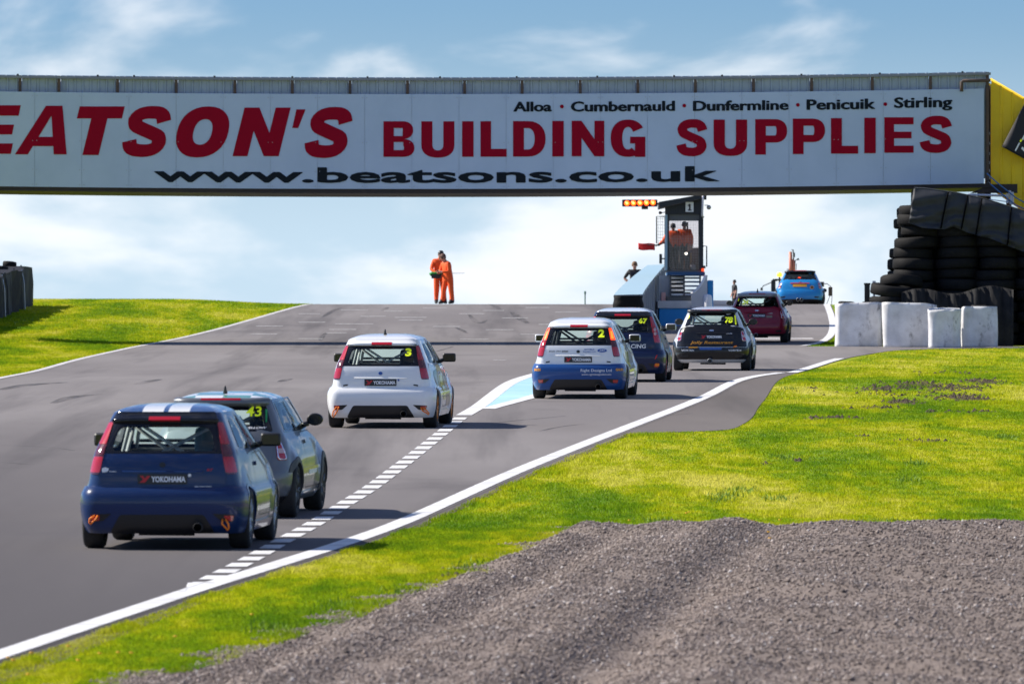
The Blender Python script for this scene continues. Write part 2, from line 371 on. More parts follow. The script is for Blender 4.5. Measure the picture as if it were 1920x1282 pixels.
# --- terrain sheet
xs = np.concatenate([[-4000, -1500, -600, -250, -120, -70, -50], np.arange(-40, 41, 0.8), [50, 70, 120, 250, 600, 1500, 4000]])
ysd = np.concatenate([[-60, -20, 0, 10], DST, [320, 330, 345, 370, 420, 550, 800, 1500, 3000, 7500]])
X, Y = np.meshgrid(xs, ysd); Z = ZG(Y)+bank(X, Y)+pit(X, Y)
nx, ny = len(xs), len(ysd)
V = np.stack([X, Y, Z], -1).reshape(-1, 3)
ii = np.arange(nx*ny).reshape(ny, nx)
F = np.stack([ii[:-1, :-1], ii[:-1, 1:], ii[1:, 1:], ii[1:, :-1]], -1).reshape(-1, 4)
ground = setp(bulk('grass_ground', V, F, M['grass']), 'bright yellow-green mown grass around the circuit', 'grass', kind='structure')

c_ = lambda k: (lambda d: k)
off = lambda f, o: (lambda d: float(f(d))+o)
# main asphalt: left edge to right edge line, opening into the pit lane and access road beyond
def right_edge(d):
    if d < D_of(699): return float(EDGE_R(d))+0.16
    if d < D_of(652.6): return min(60.0, float(RUN_R(d)))
    if d < D_of(650): return 60.0
    return float(PIT_R(d))+0.05
def left_edge(d): return float(EDGE_L(d))-0.08
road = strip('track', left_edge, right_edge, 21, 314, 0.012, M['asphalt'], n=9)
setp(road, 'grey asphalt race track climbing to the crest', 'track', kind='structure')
runoff = strip('run_off', off(EDGE_R, 0.1), lambda d: max(float(RUN_R(d)), float(EDGE_R(d))+0.28), 21, D_of(699), 0.008, M['asphalt2'], n=4)
setp(runoff, 'brownish asphalt run-off outside the white line', 'run-off', kind='structure')
# painted lines (parts of the track)
lw = 0.115
strip('edge_line', off(EDGE_R, -lw), off(EDGE_R, lw), 22, D_of(700), 0.018, M['line'], road)
strip('edge_line', off(EDGE_L, -0.085), off(EDGE_L, 0.085), 120, 292, 0.018, M['line3'], road)
strip('edge_line', lambda d: float(RUN_R(d))-0.26, off(RUN_R, -0.02), D_of(700)+0.3, D_of(673), 0.018, M['line'], road)
strip('edge_line', off(PIT_R, -0.19), off(PIT_R, 0.02), D_of(649), 294, 0.018, M['line'], road)
# pit entry nose: two white lines with pale blue between
NU = xcurve([(868, 781), (895, 765), (925, 742), (1000, 704), (1080, 672), (1152, 630)])
NLo = xcurve([(878, 777), (902, 768), (950, 755), (1000, 741), (1100, 707), (1240, 618)])
dn = D_of(780); de = D_of(632)
strip('pit_entry_line', off(NU, -0.13), off(NU, 0.13), dn, de, 0.018, M['line'], road)
strip('pit_entry_line', off(NLo, -0.02), off(NLo, 0.24), D_of(768), de, 0.019, M['line'], road)
strip('blue_hatching', off(NU, 0.131), off(NLo, -0.021), D_of(764), de, 0.016, M['bluepaint'], road)
# broken line: short blocks
DASH = xcurve([(372, 1100), (478, 1046), (560, 1000), (640, 951), (700, 913), (770, 860), (830, 812), (862, 786)])
yy = 1101.0; seg = []
while yy > 788:
    stp = float(np.interp(yy, [790, 840, 950, 1100], [6.8, 8.8, 9.8, 12.2]))
    seg.append((yy, yy-stp*0.60)); yy -= stp
for a, b in seg:
    strip('line_block', off(DASH, -0.105), off(DASH, 0.105), D_of(a), D_of(b), 0.018, M['line'], road)
def wedge():
    d0, d1 = D_of(1112), D_of(1096)
    strip('line_taper', lambda d: float(EDGE_R(d))-0.02-0.22*(d-d0)/(d1-d0), lambda d: float(EDGE_R(d))-0.10, d0, d1, 0.021, M['line'], road)
wedge()
# grid boxes painted across the straight
for (x0, x1, y) in [(793, 837, 578), (676, 723, 594), (747, 793, 601), (812, 863, 613), (911, 963, 619), (862, 917, 637), (976, 1012, 627.5), (861, 908, 589),
                    (941, 990, 597), (617, 668, 618.5), (612, 650, 625), (560, 610, 605), (628, 700, 608), (1041, 1088, 586), (720, 755, 584), (985, 1030, 577.5),
                    (560, 606, 636), (740, 800, 596), (905, 945, 583), (1010, 1050, 609), (560, 600, 589), (640, 690, 582), (925, 950, 676), (480, 530, 612), (470, 520, 627)]:
    D = D_of(y); xa = GX(x0, D); xb = GX(x1, D)
    strip('grid_line', c_(xa), c_(xb), D-0.35, D+0.35, 0.017, M['line2'], road)
strip('pit_lane_line', c_(GX(1400, D_of(636))), c_(GX(1525, D_of(636))), D_of(636.5), D_of(634.7), 0.017, M['line3'], road)
# rubber marks
def skid(pts, w):
    ps = [G(a, b) for a, b in pts]
    v = []; f = []
    for i, p in enumerate(ps):
        ww = w*(0.35+0.65*math.sin(math.pi*(i+0.5)/len(ps)))
        v += [(p.x-ww, p.y, float(ZG(p.y))+0.0155), (p.x+ww, p.y, float(ZG(p.y))+0.0155)]
    for i in range(len(ps)-1): f.append((2*i, 2*i+1, 2*i+3, 2*i+2))
    mk('tyre_mark', v, f, M['skid'], road)
def sm(pts, n=10):
    t = np.linspace(0, 1, len(pts)); q = np.linspace(0, 1, n); p = np.array(pts, float)
    fx = pchip(t, p[:, 0]); fy = pchip(t, p[:, 1]); return [(float(fx(k)), float(fy(k))) for k in q]
for pts, w in [([(880, 591), (888, 600), (900, 607), (912, 601)], 0.10), ([(960, 586), (972, 596), (990, 607)], 0.14), ([(918, 571), (930, 576), (939, 583)], 0.10),
               ([(855, 615), (866, 620), (876, 626)], 0.08), ([(640, 577), (620, 586), (604, 596)], 0.09), ([(612, 625), (604, 632), (600, 640)], 0.08),
               ([(727, 577), (716, 583)], 0.1), ([(812, 661), (836, 655), (850, 650)], 0.05), ([(0, 732), (60, 722), (120, 718)], 0.2), ([(100, 757), (140, 745), (190, 740)], 0.15),
               ([(255, 722), (280, 716), (300, 712)], 0.12), ([(524, 717), (545, 711)], 0.1), ([(0, 868), (60, 872), (130, 872)], 0.03), ([(0, 836), (90, 840), (140, 846)], 0.03),
               ([(935, 793), (1010, 786), (1060, 781)], 0.05), ([(1180, 786), (1250, 780), (1300, 776)], 0.04), ([(1000, 812), (1060, 800), (1100, 796)], 0.04)]:
    skid(sm(pts), w)
# soil strip showing at the outer edge of the right line
rs = random.Random(4)
wv = pchip(np.arange(20, 140, 3.0), [0.10+0.10*rs.random() for _ in np.arange(20, 140, 3.0)])
strip('soil_edge', off(EDGE_R, 0.10), lambda d: float(EDGE_R(d))+0.17+float(wv(d)), 22, 136, 0.006, M['soil'], road)

# --- gravel trap
M['gravel'] = mat('gravel_bed', (0.205, 0.165, 0.142), 0.95, noise=(9, 0.9, (0.11, 0.086, 0.074)), bump=(40, 0.8))
M['stone'] = bpy.data.materials.new('gravel_stones'); M['stone'].use_nodes = True
t = M['stone'].node_tree; b = t.nodes['Principled BSDF']; c = N(t, 'ShaderNodeNewGeometry'); r = N(t, 'ShaderNodeValToRGB'); t.links.new(c.outputs['Random Per Island'], r.inputs['Fac'])
e = r.color_ramp.elements; e[0].color = (0.080, 0.062, 0.055, 1); e[1].color = (0.75, 0.70, 0.66, 1); e[1].position = 1.0
for p_, q_ in [(0.45, (0.165, 0.128, 0.110, 1)), (0.8, (0.29, 0.232, 0.202, 1)), (0.97, (0.40, 0.345, 0.31, 1))]:
    k = e.new(p_); k.color = q_
t.links.new(r.outputs['Color'], b.inputs['Base Color']); b.inputs['Roughness'].default_value = 0.8
_ph = RNG.uniform(0, 6.28, 40)
def furrow(x, y):
    """raked gravel: ridges running across on the right, diagonal wheel ruts on the left"""
    x = np.asarray(x, float); y = np.asarray(y, float)
    xr = x-GX(1500, 1)*y
    a = sst(-1.2, 0.5, xr)
    h = 0.0*x
    for i, (k, am) in enumerate([(1.15, 0.045), (1.9, 0.030), (0.63, 0.030), (3.1, 0.016)]):
        h = h+a*am*np.sin(k*y*2.2+0.5*np.sin(x*0.35+_ph[i])+_ph[i+4])
    for i, (k, am) in enumerate([(2.3, 0.050), (4.1, 0.030), (1.2, 0.05)]):
        h = h+(1-a)*am*np.sin(k*(x*1.9-0.16*y)+_ph[i+8]+0.6*np.sin(0.13*y+_ph[i+12]))
    for i in range(6):
        h = h+0.012*np.sin(_ph[i+14]+(2.0+i)*x*(0.8+0.2*math.sin(i))+(0.7+0.5*i)*y)
    return h
gx0 = lambda y: GL(y)
gw_ = lambda d: GL(d)+0.14*np.sin(d*2.1)+0.08*np.sin(d*5.3+1)
ds = np.concatenate([np.arange(38, 54, 0.5), np.arange(54, d_far, 0.12), [d_far]]); na = 130
v = np.zeros((len(ds), na, 3))
for i, d in enumerate(ds):
    a = float(gx0(d)); bnd = 15.0 if d > 55 else 12
    tt = np.linspace(0, 1, na)**1.25
    a = float(gw_(d)); xx = a+(bnd-a)*tt
    edge = np.minimum(sst(0, 0.5, xx-xx[0]), sst(0, 0.6, d_far-d+0.02))
    v[i, :, 0] = xx; v[i, :, 1] = d; v[i, :, 2] = ZG(d)+0.010+0.06*edge+furrow(xx, d)*edge
ii = np.arange(len(ds)*na).reshape(len(ds), na)
F = np.stack([ii[:-1, :-1], ii[:-1, 1:], ii[1:, 1:], ii[1:, :-1]], -1).reshape(-1, 4)
gravel = setp(bulk('gravel_trap', v.reshape(-1, 3), F, M['gravel']), 'raked brown gravel trap in the foreground', 'gravel', kind='structure')
# loose stones
def scatter_gravel(n):
    d = RNG.uniform(56, d_far+0.15, n); a = gw_(d)-0.06-0.12*RNG.random(n)**2; bb = (2440-960)/FPX*d
    x = a+(bb-a)*RNG.random(n)
    dd = np.minimum(d, d_far-0.02)
    edge = np.minimum(sst(0, 0.5, x-gw_(d)), sst(0, 0.6, d_far-dd+0.02))
    z = ZG(d)+0.010+0.06*edge+furrow(x, d)*edge
    s = RNG.uniform(0.007, 0.018, n); s[RNG.random(n) < 0.02] *= 1.8
    base = np.array([(1, 0, 0), (-1, 0, 0), (0, 1, 0), (0, -1, 0), (0, 0, 1), (0, 0, -0.6)], float)
    tri = np.array([(0, 2, 4), (2, 1, 4), (1, 3, 4), (3, 0, 4), (2, 0, 5), (1, 2, 5), (3, 1, 5), (0, 3, 5)])
    ang = RNG.uniform(0, 6.28, n); ca, sa = np.cos(ang), np.sin(ang)
    P = base[None]*RNG.uniform(0.6, 1.25, (n, 6, 1))*s[:, None, None]
    Q = P.copy(); Q[..., 0] = P[..., 0]*ca[:, None]-P[..., 1]*sa[:, None]; Q[..., 1] = P[..., 0]*sa[:, None]+P[..., 1]*ca[:, None]
    Q[..., 2] *= 0.75; Q += np.stack([x, d, z+s*0.25], -1)[:, None]
    Fc = (tri[None]+6*np.arange(n)[:, None, None]).reshape(-1, 3)
    return setp(bulk('gravel_stones', Q.reshape(-1, 3), Fc, M['stone'], gravel), kind='stuff')
scatter_gravel(205000)

# --- grass blades
def blades(name, x, y, h, w, m, parent=None, kind='stuff', z=None):
    n = len(x); z = ZG(y)+bank(x, y) if z is None else z
    a = RNG.uniform(0, 6.28, n); dx = np.cos(a)*w; dy = np.sin(a)*w
    lx = RNG.normal(0, 0.35, n)*h; ly = RNG.normal(0, 0.35, n)*h
    P = np.zeros((n, 3, 3))
    P[:, 0] = np.stack([x-dx, y-dy, z-0.004], -1); P[:, 1] = np.stack([x+dx, y+dy, z-0.004], -1); P[:, 2] = np.stack([x+lx, y+ly, z+h], -1)
    return setp(bulk(name, P.reshape(-1, 3), np.arange(3*n).reshape(-1, 3), m, parent), kind=kind)
def pick(d, px0, px1):
    return (px0-960)/FPX*d, (px1-960)/FPX*d
def grass_zone():
    xs_, ys_, hs, ws = [], [], [], []
    # foreground strip between the white line and the gravel, then the right-hand field
    for d0, d1, n in [(57, 75, 90000), (75, 92, 90000), (92, 115, 190000), (115, 150, 190000), (150, 190, 105000), (190, 226, 65000)]:
        d = RNG.uniform(d0, d1, n)
        a = np.maximum(EDGE_R(d)+0.24, np.where(d > D_of(812), RUN_R(d)+0.02, -99)); bb = (2400-960)/FPX*d
        bb = np.where(d < d_far, np.minimum(bb, GL(d)+0.15), bb)
        x = a+(bb-a)*RNG.random(n); k = (x < bb) & (d < D_of(652.8))
        tuft = 0.7+0.6*(np.sin(x*2.1+0.4*d)*np.sin(0.7*d-x) > 0.55)
        h = RNG.uniform(0.018, 0.045, n)*tuft; w = np.full(n, 0.004+0.00003*d0)
        xs_.append(x[k]); ys_.append(d[k]); hs.append(h[k]); ws.append(w[k])
    # taller fringe at the far gravel edge and along the line
    n = 19000; d = d_far+np.abs(RNG.normal(0, 0.5, n)); x = RNG.uniform(float(GL(d_far)), 8.2, n); h = RNG.uniform(0.02, 0.06, n)*(1+0.8*(np.sin(3.1*x)*np.sin(1.3*x+1) > 0.5))
    xs_.append(x); ys_.append(d); hs.append(h); ws.append(np.full(n, 0.006))
    # left-hand bank
    for d0, d1, n in [(135, 170, 20000), (170, 215, 60000), (215, 260, 80000), (260, 291, 70000)]:
        d = RNG.uniform(d0, d1, n); bb = EDGE_L(d)-0.14; a = (-60-960)/FPX*d
        x = a+(bb-a)*RNG.random(n); k = a < bb
        xs_.append(x[k]); ys_.append(d[k]); hs.append(RNG.uniform(0.02, 0.055, n)[k]); ws.append(np.full(k.sum(), 0.010))
    # little grass wedge by the access road
    n = 6000; d = RNG.uniform(D_of(649.5), D_of(630), n); a = PIT_R(d)+0.06; x = a+RNG.random(n)*1.6
    xs_.append(x); ys_.append(d); hs.append(RNG.uniform(0.02, 0.05, n)); ws.append(np.full(n, 0.009))
    return [np.concatenate(q) for q in (xs_, ys_, hs, ws)]
gx, gy, gh, gw = grass_zone()
blades('grass_blades', gx, gy, gh, gw, M['blade'], ground)
# weed tufts, dandelions, churned soil
def spots(lst): return [G(a, b) for a, b in lst]
M['dandelion'] = mat('dandelion', (0.85, 0.45, 0.01), 0.6)
wx = []; wy = []; wh = []
for p in spots([(1235, 982), (1255, 985), (1245, 980), (1455, 936), (1365, 930), (1350, 938), (1700, 902), (1660, 980), (1640, 984), (905, 1062), (880, 1068), (640, 1138), (750, 1112), (1475, 860), (1480, 730), (1720, 870), (1880, 820), (1390, 920), (500, 1180)]):
    n = 110; wx.append(p.x+RNG.normal(0, 0.10, n)); wy.append(p.y+RNG.normal(0, 0.5, n)); wh.append(RNG.uniform(0.02, 0.07, n))
wx, wy, wh = map(np.concatenate, (wx, wy, wh)); M['weed'] = mat('weed', (0.15, 0.26, 0.012), 0.7)
blades('weed_tufts', wx, wy, wh, np.full(len(wx), 0.009), M['weed'], ground)
fl = MB()
for p in spots([(1180, 984), (1320, 986), (1385, 983), (1395, 985), (1412, 984), (1418, 986), (1460, 983), (1290, 970), (1295, 968), (1440, 1006), (1445, 1018), (128, 1223), (222, 1235), (248, 1236), (20, 1250), (18, 1245), (60, 1236), (190, 1237), (145, 1250), (55, 1277), (330, 1205), (470, 1163)]):
    for _ in range(1):
        fl.lathe([(0.001, 0.028), (0.016, 0.030), (0.018, 0.022), (0.001, 0.014)], (p.x+rs.uniform(-.02, .02), p.y, float(ZG(p.y))+0.03), n=7)
setp(fl.build('dandelions', M['dandelion'], ground), kind='stuff')
def clods(name, areas, m):
    P = []
    for (px, py, sx, sy, n) in areas:
        for _ in range(n):
            q = G(px+rs.gauss(0, sx), py+rs.gauss(0, sy)); s = rs.uniform(0.02, 0.07)
            P.append((q, s))
    base = [(1, 0, 0), (0.3, 0.9, 0.1), (-0.8, 0.5, 0), (-0.7, -0.6, 0.1), (0.5, -0.9, 0), (0.1, 0, 0.8)]
    mb = MB()
    for q, s in P:
        z = float(ZG(q.y))
        mb.add([(q.x+a*s*rs.uniform(.6, 1.3), q.y+b_*s*rs.uniform(.6, 1.3), z-0.01+max(0, c2)*s*rs.uniform(.5, 1.4)) for a, b_, c2 in base], [(0, 1, 5), (1, 2, 5), (2, 3, 5), (3, 4, 5), (4, 0, 5)])
    return setp(mb.build(name, m, ground), kind='stuff')
clods('churned_soil', [(1650, 729, 22, 2, 160), (1715, 722, 26, 3, 300), (1790, 727, 30, 3, 260), (1840, 716, 18, 2, 160), (1860, 718, 14, 2, 90), (1690, 754, 18, 2.2, 200), (1800, 745, 24, 2.5, 240), (1830, 750, 18, 1.5, 120), (1640, 765, 20, 1, 60),
                       (1560, 784, 26, 0.8, 80), (1530, 787, 10, 0.8, 40), (1730, 828, 22, 1.0, 60), (1495, 865, 5, 1, 14), (1435, 870, 4, 0.7, 10), (1525, 728, 5, 0.8, 20), (1780, 700, 40, 2, 60), (1700, 738, 60, 4, 80), (1745, 773, 6, 1, 14), (1622, 818, 4, .6, 10), (855, 1082, 10, 1.2, 40), (1800, 772, 40, 1.2, 50)], M['soil'])
# ================================================================== cars
def fast(f, lo, hi, n=1500):
    t = [float(v) for v in f(np.linspace(lo, hi, n+1))]; k = n/(hi-lo)
    def g(x):
        u = (x-lo)*k
        if u <= 0: return t[0]
        if u >= n: return t[n]
        i = int(u); return t[i]+(t[i+1]-t[i])*(u-i)
    return g
def s1(a, b, x):
    t = (x-a)/(b-a); t = 0.0 if t < 0 else (1.0 if t > 1 else t); return t*t*(3-2*t)
class Shell:
    """hatchback body surface: q runs round the outline from the middle of the tail, z is height"""
    def __init__(s, W_, YR, YF, bow, Rx, Ry, ra, fa, zlast, crown, flare, fl_r):
        s.w, s.yr, s.yf = (fast(pchip(*zip(*q)), q[0][0], q[-1][0]) for q in (W_, YR, YF))
        s.b = bow; s.Rx = Rx; s.Ry = Ry; s.ra = ra; s.fa = fa; s.zl = zlast; s.cr = crown; s.flare = flare; s.flr = fl_r
        s.zb = W_[0][0]; s.Lc = (Rx+Ry)*0.79
    def bulge(s, y, z, y0, y1):
        a = 0.030*s1(0, 0.9, y-y0)*s1(0, 1.0, y1-y)
        for ax in (s.ra, s.fa):
            d = math.hypot(y-ax, (z-0.29)*0.95)
            a += s.flare*s1(s.flr+0.17, s.flr, d)*s1(0, 0.15, y-y0+0.1)
        return a
    def pt(s, q, z, front=False):
        g = 1 if q >= 0 else -1; q = abs(q); w = s.w(z); xc = w-s.Rx
        ye = s.yf(z) if front else s.yr(z); sg = -1 if front else 1
        y0 = s.yr(z)+s.b*w*w+s.Ry; y1 = s.yf(z)-s.b*w*w-s.Ry*1.2
        if q <= xc: x = q; y = ye+sg*s.b*x*x
        elif q <= xc+s.Lc:
            th = (q-xc)/s.Lc*math.pi/2; x = xc+s.Rx*max(0.0, math.sin(th))**0.86
            y = ye+sg*(s.b*x*x+s.Ry*(1.2 if front else 1)*(1-max(0.0, math.cos(th))**0.86))
        else:
            y = (y1-(q-xc-s.Lc)) if front else (y0+(q-xc-s.Lc)); x = w
        x += s.bulge(y, z, y0, y1)*s1(xc+s.Lc*0.55, xc+s.Lc*1.05, q)
        return Vector((g*x, y, z))
    def qy(s, y, z):
        w = s.w(z); return w-s.Rx+s.Lc+(y-(s.yr(z)+s.b*w*w+s.Ry))
    def nrm(s, q, z, front=False):
        e = 0.006; a = s.pt(q+e, z, front)-s.pt(q-e, z, front); b = s.pt(q, z+e, front)-s.pt(q, z-e, front)
        n = a.cross(b)
        if n.length < 1e-9: return Vector((0, -1, 0))
        n.normalize(); p = s.pt(q, z, front); c = Vector((0, 1.9, z-0.05))
        return n if n.dot(p-c) > 0 else -n
    def at(s, q, z, d=0.0, front=False): return s.pt(q, z, front)+s.nrm(q, z, front)*d
    def rings(s, cuts, zs):
        """body sheet with openings; cuts(x, y, z, where) -> True to leave a hole"""
        n1, n2, n3 = 16, 12, 88; V = []; info = []
        for z in zs:
            w = s.w(z); xc = w-s.Rx; y0 = s.yr(z)+s.b*w*w+s.Ry; y1 = s.yf(z)-s.b*w*w-s.Ry*1.2
            h = []
            for i in range(n1): h.append((s.pt(xc*i/n1, z), xc*i/n1, 'r'))
            for i in range(n2): q = xc+s.Lc*i/n2; h.append((s.pt(q, z), q, 'r'))
            for i in range(n3+1): q = xc+s.Lc+(y1-y0)*i/n3; h.append((s.pt(q, z), q, 's'))
            for i in range(1, n2+1): q = xc+s.Lc*(1-i/n2); h.append((s.pt(q, z, True), q, 'f'))
            for i in range(1, n1): q = xc*(1-i/n1); h.append((s.pt(q, z, True), q, 'f'))
            mid = (s.pt(0, z, True), 0, 'f')
            ring = h+[mid]+[(Vector((-p.x, p.y, p.z)), -q, k) for p, q, k in h[:0:-1]]
            V += [p for p, q, k in ring]; info += [(q, k) for p, q, k in ring]; n = len(ring)
        F = []
        for j in range(len(zs)-1):
            for i in range(n):
                f = (j*n+i, j*n+(i+1) % n, (j+1)*n+(i+1) % n, (j+1)*n+i)
                c = sum((V[k] for k in f), Vector())/4; qq = [info[k] for k in f]
                if not cuts(sum(k[0] for k in qq)/4 if i < n-1 else 0, c, qq[0][1]): F.append(f)
        s.n = n; s.last = V[-n:]
        used = sorted({k for f in F for k in f}); mp_ = {k: i for i, k in enumerate(used)}
        return [V[k] for k in used], [tuple(mp_[k] for k in f) for f in F]
    def roof(s):
        V = list(s.last); n = s.n; yc = (s.yr(s.zl)+s.yf(s.zl))/2; ly = (s.yf(s.zl)-s.yr(s.zl))/2; F = []
        fs = [0.03, 0.07, 0.12, 0.18, 0.26, 0.36, 0.5, 0.68, 0.88]
        for f in fs:
            for p in s.last:
                y = yc+(p.y-yc)*(1-f); V.append(Vector((p.x*(1-f), y, s.zl+s.cr*(1-(1-f)**4.5)-0.035*f*((y-yc-0.15)/ly)**2)))
        for j in range(len(fs)):
            for i in range(n): F.append((j*n+i, j*n+(i+1) % n, (j+1)*n+(i+1) % n, (j+1)*n+i))
        F.append(tuple(len(fs)*n+i for i in range(n)))
        return V, F
def rpoly(c, r=0.02, ne=6, na=4):
    """rounded polygon outline"""
    k = len(c); out = []
    C = [Vector(p) for p in c]
    for i in range(k):
        p = C[i]; a = C[i-1]; b = C[(i+1) % k]
        ra = min(r, (a-p).length*0.45, (b-p).length*0.45); pa = p+(a-p).normalized()*ra; pb = p+(b-p).normalized()*ra
        for j in range(na+1):
            t_ = j/na; out.append((1-t_)**2*pa+2*t_*(1-t_)*p+t_*t_*pb)
        nx_ = C[(i+1) % k]; rb = min(r, (nx_-p).length*0.45, (C[(i+2) % k]-nx_).length*0.45); pe = nx_+(p-nx_).normalized()*rb
        for j in range(1, ne): out.append(pb+(pe-pb)*j/ne)
    return out
def inset(c, d):
    C = [Vector(p) for p in c]; m = sum(C, Vector((0, 0)))/len(C); out = []
    for p in C:
        v = p-m; out.append((p.x-math.copysign(min(d, abs(v.x)), v.x), p.y-math.copysign(min(d, abs(v.y)), v.y)))
    return out
def fillp(S, name, outline, d, m, parent, skirt=0.012, front=False, nr=5, conv=None):
    k = len(outline); c = sum(outline, Vector((0, 0)))/k
    cv = conv or (lambda a, b: (a, b)); V = []; F = []
    for j in range(nr):
        for p in outline:
            u = p+(c-p)*(j/nr); V.append(S.at(*cv(u.x, u.y), d, front))
    V.append(S.at(*cv(c.x, c.y), d, front)); L = len(V)-1
    for j in range(nr-1):
        for i in range(k): F.append((j*k+i, j*k+(i+1) % k, (j+1)*k+(i+1) % k, (j+1)*k+i))
    for i in range(k): F.append(((nr-1)*k+i, (nr-1)*k+(i+1) % k, L))
    if skirt:
        b0 = len(V)
        for p in outline: V.append(S.at(*cv(p.x, p.y), d, front))
        for p in outline: V.append(S.at(*cv(p.x, p.y), d-skirt, front))
        for i in range(k): F.append((b0+i, b0+(i+1) % k, b0+k+(i+1) % k, b0+k+i))
    return mk(name, V, F, m, parent, True)
def ringp(S, name, o1, o2, d, m, parent, skirt=0.012, front=False, nr=3, conv=None, closed=True, dmid=0.0):
    k = len(o1); cv = conv or (lambda a, b: (a, b)); V = []; F = []
    for j in range(nr+1):
        for p, q in zip(o1, o2):
            u = p+(q-p)*(j/nr); V.append(S.at(*cv(u.x, u.y), d+dmid*math.sin(math.pi*j/nr), front))
    e = k if closed else k-1
    for j in range(nr):
        for i in range(e): F.append((j*k+i, j*k+(i+1) % k, (j+1)*k+(i+1) % k, (j+1)*k+i))
    if skirt:
        for o in (o1, o2):
            b0 = len(V)
            for p in o: V.append(S.at(*cv(p.x, p.y), d, front))
            for p in o: V.append(S.at(*cv(p.x, p.y), d-skirt, front))
            for i in range(e): F.append((b0+i, b0+(i+1) % k, b0+k+(i+1) % k, b0+k+i))
    return mk(name, V, F, m, parent, True)
def gridp(S, name, f, nu, nv, d, m, parent, skirt=0.02, front=False):
    V = []; F = []; dd = d if callable(d) else (lambda u, v: d)
    P = [[f(i/nu, j/nv) for i in range(nu+1)] for j in range(nv+1)]
    for j in range(nv+1):
        for i in range(nu+1): V.append(S.at(*P[j][i], dd(i/nu, j/nv), front))
    for j in range(nv):
        for i in range(nu): a = j*(nu+1)+i; F.append((a, a+1, a+nu+2, a+nu+1))
    bd = [(i, 0) for i in range(nu)]+[(nu, j) for j in range(nv)]+[(i, nv) for i in range(nu, 0, -1)]+[(0, j) for j in range(nv, 0, -1)]
    k = len(bd); b0 = len(V)
    for i, j in bd: V.append(S.at(*P[j][i], dd(i/nu, j/nv), front))
    for i, j in bd: V.append(S.at(*P[j][i], dd(i/nu, j/nv)-skirt, front))
    for i in range(k): F.append((b0+i, b0+(i+1) % k, b0+k+(i+1) % k, b0+k+i))
    return mk(name, V, F, m, parent, True)
def inpoly(c, x, y):
    r = False; k = len(c)
    for i in range(k):
        a = c[i]; b = c[i-1]
        if (a[1] > y) != (b[1] > y) and x < (b[0]-a[0])*(y-a[1])/(b[1]-a[1])+a[0]: r = not r
    return r
mirror2 = lambda c: [(-a, b) for a, b in c]

FIESTA = Shell(
    [(0.165, 0.755), (0.24, 0.778), (0.35, 0.800), (0.47, 0.807), (0.56, 0.799), (0.60, 0.776), (0.66, 0.760), (0.75, 0.746), (0.86, 0.728), (0.945, 0.708), (1.03, 0.676), (1.12, 0.636), (1.20, 0.602), (1.27, 0.572), (1.32, 0.551), (1.35, 0.536)],
    [(0.165, 0.11), (0.22, 0.05), (0.32, 0.018), (0.44, 0.0), (0.54, 0.008), (0.585, 0.035), (0.615, 0.070), (0.75, 0.078), (0.86, 0.092), (0.945, 0.118), (1.05, 0.180), (1.15, 0.245), (1.24, 0.305), (1.30, 0.345), (1.35, 0.375)],
    [(0.165, 3.80), (0.3, 3.89), (0.5, 3.92), (0.65, 3.86), (0.76, 3.66), (0.85, 3.32), (0.93, 3.0), (0.97, 2.86), (1.1, 2.60), (1.25, 2.28), (1.35, 2.06)],
    0.075, 0.150, 0.22, 0.62, 3.106, 1.35, 0.080, 0.024, 0.34)
MINI = Shell(
    [(0.175, 0.70), (0.25, 0.755), (0.36, 0.790), (0.50, 0.800), (0.62, 0.796), (0.74, 0.775), (0.85, 0.742), (0.94, 0.694), (1.03, 0.650), (1.12, 0.614), (1.20, 0.578), (1.28, 0.540), (1.315, 0.522)],
    [(0.175, 0.13), (0.24, 0.05), (0.33, 0.01), (0.42, 0.0), (0.52, 0.012), (0.58, 0.030), (0.70, 0.055), (0.82, 0.085), (0.92, 0.130), (0.98, 0.172), (1.10, 0.270), (1.20, 0.345), (1.28, 0.400), (1.315, 0.425)],
    [(0.175, 3.50), (0.3, 3.60), (0.5, 3.63), (0.65, 3.60), (0.76, 3.50), (0.85, 3.22), (0.92, 2.90), (0.96, 2.72), (1.1, 2.48), (1.25, 2.22), (1.315, 2.08)],
    0.13, 0.24, 0.26, 0.55, 3.017, 1.315, 0.075, 0.050, 0.33)

